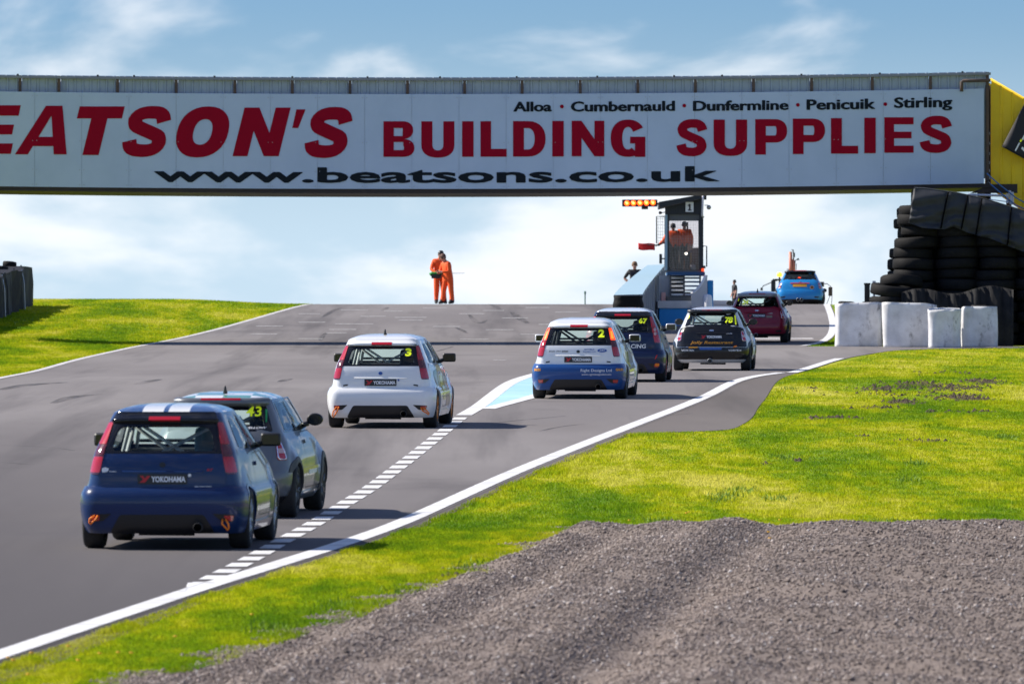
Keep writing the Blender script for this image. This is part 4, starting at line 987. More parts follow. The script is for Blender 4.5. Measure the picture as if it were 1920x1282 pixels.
car('f', 'hatchback', 'dark blue hatchback numbered 67 with pale roof, ahead of the white number 2 car', 1169, 716.5, 3.4,
    dict(paint=NAVY2, roof=LTB, spoiler=M['frit'], rim=M['rrim'], mirror=SILV, plate=False, lamp_l=(Ll, Lr, Lr), lamp_r=(Lr, Lr, Lr),
         decals=[('67', .315, .475, 1.125, 1.225, M['decaly'], .045, 0, .008), ('RACING', .02, .46, .560+.09, .640+.09, M['decalw'], .02, .1), ('SOMERVILLE MOTORSPORT', -.42, .42, 1.318, 1.340, M['decalw'], .02, 0, .075)],
         marks=[('round_lamp', [(s_*(.635)+.030*math.cos(a), z_+.034*math.sin(a)) for a in np.linspace(0, 2*math.pi, 13)[:-1]], M['lampclear'], .020) for s_ in (1,) for z_ in (1.00, .925)] +
               [('sticker', [(.63, .44), (.65, .44), (.68, .52), (.66, .52)], M['decalr'], .033), ('orange_lamp', [(.635, .315), (.71, .315), (.71, .365), (.635, .365)], M['orangestrap'], .030)]))
car('m', 'hatchback', 'black hatchback numbered 78 with silver lower trim and orange lettering', 1336, 695.5, 3.8,
    dict(paint=SILV, roof=SILV, deck=BLACKP, bumper=BLACKP, spoiler=BLACKP, arch=BLACKP, valance=SILV, rim=M['krim'], cage=M['steel'], exhaust=(-.03,), aerial=None,
         decals=[('78', .285, .445, 1.035, 1.165, M['decaly'], .045, .1, .008), ('Jolly Restaurant', -.46, .47, .565, .645, M['decalo'], .015, .2), ('VORTEX', -.64, -.37, .425, .462, M['decalw'], .02, .1, .020), ('VORTEX', .37, .64, .425, .462, M['decalw'], .02, .1, .020),
                 ('COOPER', .31, .45, .795, .815, M['decalw'], .02, 0), ('CHEAPEST RACE SUPPLIES', -.36, .36, 1.262, 1.282, M['steel'], .02, 0, .09)],
         marks=[('rear_quarter', [(s_*.55, .515), (s_*.80, .515), (s_*.735, .915), (s_*.56, .955)], BLACKP, .006) for s_ in (1, -1)]+
               [('sticker', [(-.50, .495), (-.30, .495), (-.30, .52), (-.50, .52)], M['decalo'], .0185), ('sticker', [(-.26, .455), (.22, .455), (.22, .505), (-.26, .505)], M['decalb'], .0195),
                ('sticker', [(.47, .50), (.55, .52), (.55, .55), (.48, .53)], M['orangestrap'], .0195), ('side_tape', [(.50, 1.00), (.53, 1.00), (.515, 1.20), (.48, 1.20)], M['decaly'], .012), ('side_tape', [(-.53, 1.13), (-.50, 1.13), (-.49, 1.20), (-.51, 1.20)], M['decaly'], .012)]))
car('m', 'hatchback', 'maroon hatchback numbered 24 with grey roof, beside the white tyre barrier', 1420, 643, 3.5,
    dict(paint=MAROON, roof=mat('grey_roof', (.45, .46, .48), .35, coat=.8), spoiler=mat('grey_spoiler', (.32, .33, .36), .35, coat=.8), rim=M['krim'], exhaust=(-.02,), aerial=(0, .8),
         decals=[('24', -.40, -.23, 1.04, 1.16, M['decaly'], .045, .25, .008), ('COOPER', .30, .43, .785, .805, M['decalw'], .02, 0)],
         marks=[('sticker', [(.26, .68), (.42, .68), (.42, .74), (.26, .74)], M['brownp'], .0165), ('side_tape', [(-.52, 1.12), (-.495, 1.12), (-.485, 1.20), (-.51, 1.20)], M['decaly'], .012)]))
car('m', 'hatchback', 'bright sky blue hatchback with orange plate cresting the hill', 1500, 570, 2.8,
    dict(D=297.6, glass=glass_mat('dark_tint', (.20, .22, .24)), paint=SKYB, roof=REDR, spoiler=BLACKP, deck=SKYB, hood=M['decalr'], rim=M['krim'], platemat=M['yplate'], exhaust=(-.06, .06), side_dark=False,
         marks=[('round_sticker', [(.42+.065*math.cos(a), .665+.065*math.sin(a)) for a in np.linspace(0, 2*math.pi, 15)[:-1]], M['decalo'], .0165),
                ('round_sticker', [(.42+.042*math.cos(a), .665+.042*math.sin(a)) for a in np.linspace(0, 2*math.pi, 15)[:-1]], M['decalk'], .0185), ('rear_lamp', [(-.07, 1.03), (.03, 1.03), (.03, 1.06), (-.07, 1.06)], M['lamplit'], .009)]))
# ================================================================== footbridge with the banner
DB = 230.0; SB = FPX/DB
def sag(px):
    return -5.0*((780-px)/780)**2 if px < 780 else -10.5*((px-780)/1065)**2
def BZ(px, py): return W(px, py, DB).z
def BX(px): return GX(px, DB)
M['banner'] = mat('banner_board', (0.46, 0.55, 0.70), 0.5, spec=.25, noise=(0.9, 0.5, (0.38, 0.47, 0.61)))
M['bannerred'] = mat('banner_red', (0.30, 0.0, 0.016), 0.6, noise=(1.5, 0.3, (0.25, 0.001, 0.016)), spec=.1)
M['bannerblack'] = mat('banner_black', (0.009, 0.013, 0.019), 0.6, spec=.1)
M['galv'] = mat('galvanised_sheet', (0.36, 0.42, 0.50), 0.5, 0.2, noise=(2.5, 0.6, (0.28, 0.33, 0.40)))
M['rust'] = mat('rusty_steel', (0.12, 0.075, 0.055), 0.8, noise=(6, 0.8, (0.05, 0.045, 0.045)))
M['darksteel'] = mat('dark_steel', (0.022, 0.016, 0.016), 0.7, noise=(4, 0.6, (0.045, 0.024, 0.020)))
M['yellow'] = mat('yellow_sheet', (0.95, 0.64, 0.002), 0.5, noise=(1.8, 0.6, (0.80, 0.50, 0.003)))
M['galvcap'] = mat('grey_cap', (0.22, 0.23, 0.26), 0.5, 0.3)
broot = Vector((BX(780), DB, float(ZG(DB))))
bridge = thing('footbridge', 'grey steel footbridge spanning the track behind a long white sign', 'bridge', broot)
sign = thing('sign', 'long white banner sign with red and black lettering on the bridge', 'sign', Vector((BX(780), DB-0.06, BZ(780, 355))))
sr = sign.location
P0, P1 = -230, 1845; pitch_px = 88.4
x = 65-pitch_px*4
while x < P1-2:
    a = max(x, P0); b = min(x+pitch_px, P1); sa, sb = sag(a), sag(b)
    if x+pitch_px > P1-20: b = P1
    yy = DB-0.06+random.uniform(-.006, .006)
    q = [(BX(a)+.003, BZ(a, 177+sa)), (BX(b)-.003, BZ(b, 177+sb)), (BX(b)-.003, BZ(b, 354.5+sb)), (BX(a)+.003, BZ(a, 354.5+sa))]
    MB().prism(q, yy, yy+0.02).build('board', M['banner'], sign, rel=sr)
    x += pitch_px
# hand-drawn heavy capitals ------------------------------------------------------
def ring_seg(cx, cy, ro, ri, a0, a1, n=14, p=1.0):
    o = []; i_ = []
    for k in range(n+1):
        a = math.radians(a0+(a1-a0)*k/n); c, s = math.cos(a), math.sin(a)
        cc = math.copysign(abs(c)**p, c); ss = math.copysign(abs(s)**p, s)
        o.append((cx+ro[0]*cc, cy+ro[1]*ss)); i_.append((cx+ri[0]*cc, cy+ri[1]*ss))
    return [[o[k], o[k+1], i_[k+1], i_[k]] for k in range(n)]
def rect(x0, y0, x1, y1): return [[(x0, y0), (x1, y0), (x1, y1), (x0, y1)]]
def bowl(y0, y1, sx, sy, xm=1.0, c=0.5, s0=None, s1_=None):
    ym = (y0+y1)/2; h = (y1-y0)/2; t0 = s0 or sy; t1 = s1_ or sy
    return rect(sx, y1-t1, c, y1)+rect(sx, y0, c, y0+t0)+ring_seg(c, ym, (xm-c, h), (xm-c-sx, h-sy), -90, 90, 14, .9)
def glyph(ch, sx=.33, sy=.2):
    if ch == 'E': return rect(0, 0, sx, 1)+rect(sx, 1-sy, 1, 1)+rect(sx, .5-sy*.47, .93, .5+sy*.47)+rect(sx, 0, 1, sy)
    if ch == 'T': return rect(0, 1-sy*1.15, 1, 1)+rect(.5-sx/2, 0, .5+sx/2, 1-sy*1.15)
    if ch == 'I': return rect(0, 0, 1, 1)
    if ch == 'L': return rect(0, 0, sx*1.2, 1)+rect(sx*1.2, 0, 1, sy*1.1)
    if ch == 'N': return rect(0, 0, sx*.9, 1)+rect(1-sx*.9, 0, 1, 1)+[[(sx*.9, 1), (sx*.9, .52), (1-sx*.9, 0), (1-sx*.9, .48)]]
    if ch == 'A':
        ix = lambda y: .25+.25*(y/.80)
        return [[(0, 0), (.25, 0), (.5, .80), (.5, 1), (.34, 1)], [(1, 0), (.75, 0), (.5, .80), (.5, 1), (.66, 1)], [(ix(.17), .17), (1-ix(.17), .17), (1-ix(.36), .36), (ix(.36), .36)]]
    if ch == 'U': return rect(0, .36, sx, 1)+rect(1-sx, .36, 1, 1)+ring_seg(.5, .36, (.5, .36), (.5-sx, .36-sy), 180, 360, 16, .85)
    if ch == 'D': return rect(0, 0, sx, 1)+bowl(0, 1, sx, sy, 1, .46)
    if ch == 'P': return rect(0, 0, sx, 1)+bowl(.34, 1, sx, sy, 1, .62)
    if ch == 'B': return rect(0, 0, sx, 1)+bowl(.5, 1, sx, sy*.95, .96, .62, s0=sy*.42)+bowl(0, .5, sx, sy*.95, 1.0, .64, s1_=sy*.42)
    if ch == 'O': return ring_seg(.5, .5, (.5, .5), (.5-sx, .5-sy), 0, 360, 32, .88)
    if ch == 'G': return ring_seg(.5, .5, (.5, .5), (.5-sx, .5-sy), 32, 305, 26, .88)+rect(.56, .36, 1, .54)+rect(.70, 0, 1, .36)
    if ch == "'": return [[(0.1, 0), (.75, 0), (1, 1), (0, 1)]]
    if ch == 'S':
        pts = [(.86, .70), (.80, .83), (.66, .895), (.48, .90), (.29, .865), (.175, .745), (.22, .63), (.38, .555), (.60, .475), (.79, .39), (.83, .26), (.72, .135), (.52, .10), (.32, .115), (.18, .18), (.13, .31)]
        t_ = np.linspace(0, 1, len(pts)); fx = pchip(t_, [p[0] for p in pts]); fy = pchip(t_, [p[1] for p in pts]); u = np.linspace(0, 1, 46)
        X_, Y_ = fx(u), fy(u); dx = np.gradient(X_); dy = np.gradient(Y_)*1.15; l = np.hypot(dx, dy); nx_, ny_ = -dy/l, dx/l
        wx_ = .165*sx/.33; wy_ = .105*sy/.2; o = []
        L = [(X_[i]+nx_[i]*wx_, Y_[i]+ny_[i]*wy_) for i in range(46)]; Rr = [(X_[i]-nx_[i]*wx_, Y_[i]-ny_[i]*wy_) for i in range(46)]
        return [[L[i], L[i+1], Rr[i+1], Rr[i]] for i in range(45)]
def put_glyph(ch, x0, x1, y0, y1, shear=0.0, sx=.33, sy=.2):
    """fit a letter into a box given in photo pixels on the board"""
    gl = [[(a+shear*b, b) for a, b in p] for p in glyph(ch, sx, sy)]
    al = [q for p in gl for q in p]; mnx = min(a for a, b in al); mxx = max(a for a, b in al); mny = min(b for a, b in al); mxy = max(b for a, b in al)
    V = []; F = []
    for k, p in enumerate(gl):
        b0 = len(V)
        for a, b in p:
            px = x0+(x1-x0)*(a-mnx)/(mxx-mnx); py = y1+(y0-y1)*(b-mny)/(mxy-mny)
            V.append(Vector((BX(px), DB-0.072-.0002*(k % 5), BZ(px, py)))-sr)
        F.append(tuple(range(b0, b0+len(p))))
    return mk('letter', V, F, M['bannerred'], sign)
for ch, a, b, s_ in [('B', -148, -62, .3), ('E', -52, 39, .33), ('A', 28, 125, .3), ('T', 144, 234, .36), ('S', 229, 321, .33), ('O', 330, 430, .32), ('N', 436, 545, .36), ("'", 548, 573, .3), ('S', 571, 661, .33)]:
    m_ = sag((a+b)/2)
    if ch == "'": put_glyph(ch, a, b, 206+m_, 241+m_, .55)
    else: put_glyph(ch, a, b, (203 if ch not in 'SO' else 201.5)+m_, (294 if ch not in 'SO' else 297)+m_, .26 if ch not in 'SO' else .22, s_, .215 if ch not in 'SO' else .25)
for word in ([('B', 719, 777), ('U', 790, 852), ('I', 866.5, 888), ('L', 901, 950), ('D', 962, 1023), ('I', 1035.5, 1057), ('N', 1072, 1133), ('G', 1145, 1210)],
             [('S', 1268, 1326), ('U', 1338, 1401), ('P', 1416, 1476), ('P', 1486.5, 1547), ('L', 1558, 1609), ('I', 1620.5, 1642), ('E', 1658, 1713), ('S', 1724, 1785)]):
    for ch, a, b in word:
        m_ = sag((a+b)/2); rnd = 1.6 if ch in 'SGU' else 0
        put_glyph(ch, a, b, 228+m_-(rnd if ch != 'U' else 0), 294.5+m_+rnd, 0, .335 if ch not in 'IS' else .33, .2 if ch != 'S' else .23)
def board_text(s_, x0, x1, y0, y1, m_, bold, fat=((0, 0),)):
    def fn(a, b): return Vector((BX(a), DB-0.0725, BZ(a, b+sag(a))))-sr
    V0, F0, _ = text_geo(s_, bold); V = []; F = []
    for k, (dx, dy) in enumerate(fat):      # stacked passes thicken the strokes
        b0 = len(V); V += [fn(x0+1.2+(x1-x0-2.4)*a+dx, y1-.8+(y0-y1+1.6)*b+dy)-Vector((0, .0003*k, 0)) for a, b in V0]; F += [tuple(i+b0 for i in f) for f in F0]
    return mk('lettering', V, F, m_, sign)
board_text('www.beatsons.co.uk', 288, 1350, 314, 344, M['bannerblack'], .020, ((0, -.45), (-1.0, 0), (1.0, 0), (0, .45)))
for w_, a, b, y0, y1 in [('Alloa', 962, 1035, 191, 211), ('Cumbernauld', 1070, 1266, 191, 211.5), ('Dunfermline', 1299, 1479, 191.5, 212), ('Penicuik', 1512, 1642, 191.5, 212.5), ('Stirling', 1676, 1786, 190, 217.5)]:
    board_text(w_, a, b, y0, y1, M['bannerblack'], .014, ((-1.0, 0), (0, -.3), (1.0, 0), (0, .3)))
for cx, cy in [(1053.5, 201), (1283, 201), (1496, 202), (1660, 203)]:
    v = [Vector((BX(cx+3.6*math.cos(a)), DB-.0725, BZ(cx, cy+sag(cx)+3.6*math.sin(a))))-sr for a in np.linspace(0, 2*math.pi, 13)[:-1]]
    mk('dot', v, [tuple(range(12))], M['bannerred'], sign)
# fixings
bolts = MB()
for i in range(20):
    px = 65+88.4*i
    for dy in (184, 268, 322, 350):
        for dx in (-4, 4):
            if px+dx < 1840: bolts.box((BX(px+dx), DB-.075, BZ(px, dy+sag(px))), (.018, .01, .018))
bolts.build('fixing_bolts', M['steel'], sign, rel=sr)['kind'] = 'stuff'
# bridge structure: bottom beam, deck, parapet sheets between posts, top rail
def seglist(a, b, n): return [(a+(b-a)*i/n, a+(b-a)*(i+1)/n) for i in range(n)]
bb_ = MB()
for a, b in seglist(-260, 1858, 14):
    bb_.prism([(BX(a), BZ(a, 354.8+sag(a))), (BX(b), BZ(b, 354.8+sag(b))), (BX(b), BZ(b, 362.5+sag(b))), (BX(a), BZ(a, 362.5+sag(a)))], DB-.02, DB+3.9)
bb_.build('deck_beam', M['darksteel'], bridge, rel=broot)
for px in [-180, -72] + [37, 110, 220, 330, 440, 548, 656, 764, 871, 979, 1088, 1196, 1304, 1413, 1522, 1636, 1745, 1852]:
    s_ = sag(px); MB().box((BX(px), DB+.05, (BZ(px, 146+s_)+BZ(px, 350+s_))/2), (.085, .06, BZ(px, 146+s_)-BZ(px, 350+s_))).build('post', M['rust'], bridge, rel=broot)
posts = [-260, -72, 37, 110, 220, 330, 440, 548, 656, 764, 871, 979, 1088, 1196, 1304, 1413, 1522, 1636, 1745, 1854]
for a, b in zip(posts[:-1], posts[1:]):
    V = []; F = []; xa, xb = BX(a)+.05, BX(b)-.05; n = max(2, int((xb-xa)/.21)); cols = []
    for i in range(n):
        x0 = xa+(xb-xa)*i/n; wd = (xb-xa)/n
        cols += [(x0, 0), (x0+.62*wd, 0), (x0+.72*wd, -.028), (x0+.90*wd, -.028)]
    cols.append((xb, 0))
    for cx, d in cols:
        px = 960+cx*FPX/DB; V += [Vector((cx, DB+.13+d, BZ(px, 145+sag(px))))-broot, Vector((cx, DB+.13+d, BZ(px, 345+sag(px))))-broot]
    for i in range(len(cols)-1): F.append((2*i, 2*i+1, 2*i+3, 2*i+2))
    mk('parapet_sheet', V, F, M['galv'], bridge)
rl = MB(); bk = MB(); kn = MB()
for a, b in seglist(-260, 1858, 14):
    rl.prism([(BX(a), BZ(a, 147+sag(a))), (BX(b), BZ(b, 147+sag(b))), (BX(b), BZ(b, 151.5+sag(b))), (BX(a), BZ(a, 151.5+sag(a)))][::-1], DB-.03, DB+.18)
    bk.prism([(BX(a), BZ(a, 147+sag(a))), (BX(b), BZ(b, 147+sag(b))), (BX(b), BZ(b, 356+sag(b))), (BX(a), BZ(a, 356+sag(a)))], DB+3.80, DB+3.84)
rl.build('top_rail', M['galvcap'], bridge, rel=broot); bk.build('rear_parapet', M['galv'], bridge, rel=broot)
for px in (33, 183, 251, 402, 548, 689, 825, 969, 1120, 1264, 1354, 1503, 1650, 1805):
    kn.box((BX(px), DB+.02, BZ(px, 145.2+sag(px))), (.05, .05, .05))
kn.build('rail_bolts', M['darksteel'], bridge, rel=broot)['kind'] = 'stuff'
# end column of cellular steel, rusty scaffold elbow
ce = MB(); xa, xb = BX(1848), BX(1858.5); zt_ = BZ(1853, 160); zb_ = float(ZG(DB))
ce.box(((xa+xb)/2, DB+.25, (zt_+zb_)/2), (xb-xa, .02, zt_-zb_)).box((xa+.01, DB+.2, (zt_+zb_)/2), (.02, .2, zt_-zb_)).box((xb-.01, DB+.2, (zt_+zb_)/2), (.02, .2, zt_-zb_))
ce.build('end_column', M['rust'], bridge, rel=broot)
for i, py in enumerate([250, 269, 288, 305, 320, 334, 344]):
    h = MB().lathe([(.05, -.02), (.05, .02), (.03, .02), (.03, -.02)], (BX(1853.5), DB+.08, BZ(1853, py)), axis='Y', n=12, closed=True); h.build('column_ring', M['steel'], bridge, True, rel=broot)
MB().tube([W(1857, 151, DB-.14), W(1806, 152, DB-.14), W(1803, 154, DB-.14), W(1803, 172, DB-.14)], .045, 8).build('scaffold_elbow', M['rust'], bridge, True, rel=broot)
lz = BZ(-230, 362); MB().box((BX(-220), DB+.3, (lz+float(ZG(DB)))/2), (.35, .35, lz-float(ZG(DB)))).build('leg', M['darksteel'], bridge, rel=broot)
MB().box((BX(-220), DB+3.4, (lz+float(ZG(DB)))/2), (.35, .35, lz-float(ZG(DB)))).build('leg', M['darksteel'], bridge, rel=broot)
lz2 = BZ(1853, 356); MB().box((BX(1853), DB+3.4, (lz2+float(ZG(DB)))/2), (.2, .2, lz2-float(ZG(DB)))).build('leg', M['darksteel'], bridge, rel=broot)
for py0, py1 in [(349, 353.5)]:
    MB().prism([(BX(1858), BZ(0, 345.5)), (BX(1908), BZ(0, 345)), (BX(1908), BZ(0, 362)), (BX(1820), BZ(0, 362))][::-1], DB+.02, DB+.2).build('landing_beam', M['darksteel'], bridge, rel=broot)

# ---- yellow stair tower beside the bridge
DY = DB+.6
def YW(px, py): p = W(px, py, DY); return p
yroot = Vector((GX(2100, DY), DY, float(ZG(DY))))
stair = thing('stair_tower', 'yellow ribbed sheet cladding of the bridge stairs at the right edge', 'staircase', yroot)
topy = lambda px: 150+(px-1858)*.58; boty = lambda px: 348+(px-1858)*.70
px = 1859.0
while px < 2290:
    a, b = px, px+21.5; k = .72
    rib = []
    for (u, d) in [(0, 0), (.70, 0), (.80, -.03), (.93, -.03), (1.0, 0)]:
        q = a+(b-a)*u-.05; xw = GX(q, DY); rib.append((xw, DY+d, YW(q, topy(q)).z, max(float(ZG(DY))+.02, YW(q, boty(q)).z)))
    V = []; F = []
    for x_, y_, z1, z0 in rib: V += [Vector((x_, y_, z1))-yroot, Vector((x_, y_, z0))-yroot]
    for i in range(4): F.append((2*i, 2*i+1, 2*i+3, 2*i+2))
    mk('cladding_sheet', V, F, M['yellow'], stair); px += 21.5
cap = MB().tube([YW(1857, topy(1857)-1), YW(2290, topy(2290)-1)], .035, 6); cap.build('handrail', M['yellow'], stair, True, rel=yroot)
bs = MB().prism([(GX(q, DY), z) for q, z in [(1859, YW(1859, topy(1859)).z), (2290, YW(2290, topy(2290)).z), (2290, max(float(ZG(DY)), YW(2290, boty(2290)).z)), (1859, YW(1859, boty(1859)).z)]][::-1], DY+1.5, DY+1.54); bs.build('rear_cladding', M['yellow'], stair, rel=yroot)
for i in range(14):
    q = 1890+i*28; z = YW(q, boty(q)-55).z
    if z > float(ZG(DY))+.2: MB().box((GX(q, DY), DY+.78, z), (.42, 1.4, .05)).build('step', M['darksteel'], stair, rel=yroot)
for q in (1895, 2080):
    z = YW(q, boty(q)).z; MB().box((GX(q, DY), DY+.8, (z+float(ZG(DY)))/2), (.14, .14, z-float(ZG(DY)))).build('leg', M['darksteel'], stair, rel=yroot)
M['flagblack'] = mat('black_flag_cloth', (0.012, 0.012, 0.016), 0.7)
# black flag hung against the cladding
froot = YW(1925, 250); flag = thing('banner_flag', 'black cloth banner hanging in front of the yellow stairs', 'banner', froot-Vector((0, .35, 0)))
V = []; F = []; nu, nv = 12, 12; A, B_, C_, D_ = (1921, 192), (2010, 250), (1975, 330), (1877, 276)
for j in range(nv+1):
    for i in range(nu+1):
        u, v_ = i/nu, j/nv
        q = [(1-u)*(1-v_)*A[k]+u*(1-v_)*B_[k]+u*v_*C_[k]+(1-u)*v_*D_[k] for k in (0, 1)]
        p = YW(*q); V.append(Vector((p.x, DY-.35+.05*math.sin(5*u+3*v_), p.z))-flag.location)
for j in range(nv):
    for i in range(nu): a = j*(nu+1)+i; F.append((a, a+1, a+nu+2, a+nu+1))
o = mk('cloth', V, F, M['flagblack'], flag, True); sm_ = o.modifiers.new('s', 'SOLIDIFY'); sm_.thickness = .006
for (a, b, c, d, m_) in [((1901, 283), (1909, 268), (1911, 270), (1903, 285), M['decalw']), ((1914, 262), (1920, 251), (1923, 253), (1917, 264), M['decalw']), ((1910, 266), (1913, 262), (1915, 264), (1912, 268), M['decaly']), ((1915, 276), (1921, 281), (1919, 286), (1913, 280), M['decalw'])]:
    mk('print', [Vector((YW(*q).x, DY-.42, YW(*q).z))-flag.location for q in (a, b, c, d)], [(0, 1, 2, 3)], m_, flag)
MB().tube([YW(1918, 186)-Vector((0, .36, 0)), YW(2016, 250)-Vector((0, .36, 0))], .025, 6).build('pole', M['darksteel'], flag, rel=flag.location)
MB().tube([YW(1975, 215)-Vector((0, .36, 0)), YW(1975, 215)+Vector((0, .1, 0))], .02, 6).build('bracket', M['darksteel'], flag, rel=flag.location)
# blue ropes and the white pipe clamp
M['rope'] = mat('blue_rope', (0.05, 0.16, 0.38), 0.7); M['pale'] = mat('pale_steel', (0.62, 0.60, 0.66), 0.5)
for pts, nm in [([(1850, 325), (1870, 343), (1889, 358), (1905, 371), (1935, 388)], 'upper'), ([(1857, 345), (1880, 365), (1905, 385), (1940, 400)], 'lower')]:
    p = [W(a, b, DB-.2) for a, b in pts]; o = MB().tube(p, .018, 6).build('rope', M['rope'], None, True)
    setp(o, f'{nm} of two thin blue ropes tied beside the yellow stairs', 'rope')
cl = thing('scaffold_clamp', 'pale steel scaffold bar with clamp below the bridge end', 'scaffold', W(1896, 372, DB-.1))
cb = MB().box(W(1897, 372, DB-.1), (.11, .06, .34), ch=.015).box(W(1889, 372, DB-.1), (.05, .05, .26)); cb.build('clamp', M['pale'], cl, rel=cl.location)
MB().tube([W(1815, 365, DB-.1), W(1893, 367.5, DB-.1)], .032, 8).build('bar', M['pale'], cl, True, rel=cl.location)
MB().tube([W(1855, 374, DB-.1), W(1893, 379, DB-.1)], .014, 6).build('bar', M['pale'], cl, True, rel=cl.location)
MB().box(W(1893, 361, DB), (.06, .3, .10)).build('bracket', M['pale'], cl, rel=cl.location)

# ================================================================== tyre stacks on the right
def tyre_mesh(ro, w, ri):
    t = MB().lathe([(ri, -w*.36), (ri+.03, -w*.47), (ro-.09, -w*.5), (ro-.03, -w*.46), (ro, -w*.36), (ro+.004, 0), (ro, w*.36), (ro-.03, w*.46), (ro-.09, w*.5), (ri+.03, w*.47), (ri, w*.36)], n=28)
    me = bpy.data.meshes.new('tyre'); me.from_pydata([tuple(v) for v in t.v], [], t.f); me.shade_smooth(); me.materials.append(M['stackrubber']); return me
M['stackrubber'] = mat('old_rubber', (0.005, 0.005, 0.006), 0.75, noise=(4, 0.7, (0.012, 0.0115, 0.012)), bump=(25, .3), spec=.2)
TY = tyre_mesh(.57, .30, .30); rt_ = random.Random(5)
DT = 228.6; zg = float(ZG(DT)); st = FPX/DT
cols = [(1722, DT, 13), (1796, DT-.1, 13), (1871, DT-.15, 12), (1946, DT-.2, 11), (1712, DT+.62, 13), (1760, DT+.75, 13), (1834, DT+.72, 12), (1908, DT+.7, 11)]
for px, D, nt in cols:
    zz = zg
    for k in range(nt):
        h = rt_.uniform(.27, .31); lean = -0.012*(k-6)
        ox = rt_.uniform(-.08, .08)+(.10*math.sin(k*.7)-.10*(k < 4) if px < 1725 else 0)
        o = bpy.data.objects.new('tyre', TY); COL.objects.link(o)
        o.location = (GX(px, D)+ox-.02*k*(px < 1720)*0, D+rt_.uniform(-.1, .1), zz+h/2); o.rotation_euler = (rt_.uniform(-.05, .05), rt_.uniform(-.07, .07), rt_.uniform(0, 6.28)); sc_ = rt_.uniform(.93, 1.06); o.scale = (sc_, sc_, h/.30)
        setp(o, 'large black tyre in the tall stack under the black tarpaulin', 'tyre', 'tyres of the tall stack')
        zz += h
for px, py, D, tilt, lab in [(1672, 545, 227.6, .12, 'loose black tyre lying at the foot of the tall stack, left side'), (1690, 530, 227.9, -.15, 'black tyre leaning on the left flank of the tall stack')]:
    o = bpy.data.objects.new('tyre', TY); COL.objects.link(o); o.location = (GX(px, D), D, W(px, py, D).z); o.rotation_euler = (tilt, .1, .3); setp(o, lab, 'tyre')
    k = 0; z = o.location.z-.30
    while z > float(ZG(D))+.02:
        q = bpy.data.objects.new('tyre', TY); COL.objects.link(q); q.location = (GX(px, D)+rt_.uniform(-.06, .06), D, z); q.rotation_euler = (0, 0, k); setp(q, 'black tyre in the low column left of the tall stack', 'tyre', 'tyres of the low column'); z -= .30; k += 1
# tarpaulin over the top
M['strapk'] = mat('black_webbing', (.004, .004, .005), .95, spec=.05)
M['tarp'] = mat('black_tarpaulin', (0.026, 0.029, 0.036), 0.6, spec=.3, noise=(3, .6, (0.038, 0.042, 0.052)))
DTA = DT-.85
def tarp_pt(u, v):
    top = np.interp(u, [0, .1, .4, .62, 1.0, 1.3], [352, 353, 362, 372, 396, 420]); bot = np.interp(u, [0, .12, .3, .38, .5, .7, .85, 1.0, 1.3], [418, 428, 430, 425, 436, 448, 462, 474, 490])
    xl = 1704+(1-v)*11; px = xl+(1925-xl)*u
    py = top+(bot-top)*min(1, v)
    f = .06*math.sin(9*u+5*v+2*math.sin(4*v))*v+.045*math.sin(23*u-7*v+2*math.sin(9*v))*v*v+.03*math.sin(14*(u+v))+.035*math.sin(26*v+17*u+2*math.sin(11*u))*v*v+.02*math.sin(47*u+33*v)*v*v
    strap = sum(math.exp(-((u-s_)/.012)**2) for s_ in (.30, .475, .60, .865))
    return px, py, f+.035*strap
troot = Vector((GX(1810, DTA), DTA, W(1810, 430, DTA).z))
tarp = thing('tarpaulin', 'black strapped tarpaulin draped over the top of the tyre stack', 'tarpaulin', troot)
nu, nv = 90, 26; V = []; F = []
for j in range(nv+1):
    for i in range(nu+1):
        u = 1.3*i/nu; v_ = j/nv
        px, py, f = tarp_pt(u, v_); p = W(px, py, DTA); V.append(Vector((p.x, DTA+f+(.12*math.exp(-v_*9)), p.z))-troot)
for j in range(nv):
    for i in range(nu): a = j*(nu+1)+i; F.append((a, a+1, a+nu+2, a+nu+1))
# top sheet going back over the stack and the hanging left end
b0 = len(V)
for k, dy in enumerate([.35, .9, 1.6, 2.0, 2.1]):
    for i in range(nu+1):
        p = V[i]; V.append(Vector((p.x, DTA-troot.y+.12+dy, p.z+[.03, .02, -.02, -.12, -.9][k])))
for k in range(5):
    for i in range(nu):
        a = (b0+(k-1)*(nu+1)+i) if k else i; b = b0+k*(nu+1)+i; F.append((a, a+1, b+1, b))
left = [j*(nu+1) for j in range(nv+1)]; c0 = len(V)
for j in left: p = V[j]; V.append(Vector((p.x+.05, 1.95, p.z)))
for j in range(nv): F.append((left[j], left[j+1], c0+j+1, c0+j))
mk('sheet', V, F, M['tarp'], tarp, True)
for s_ in (.30, .475, .60, .865):
    pts = []
    for v_ in np.linspace(0.02, .98, 14): px, py, f = tarp_pt(s_-.03*v_, v_); p = W(px, py, DTA); pts.append(Vector((p.x, DTA+f-.035, p.z)))
    MB().tube(pts, .022, 6).build('strap', M['strapk'], tarp, True, rel=troot)

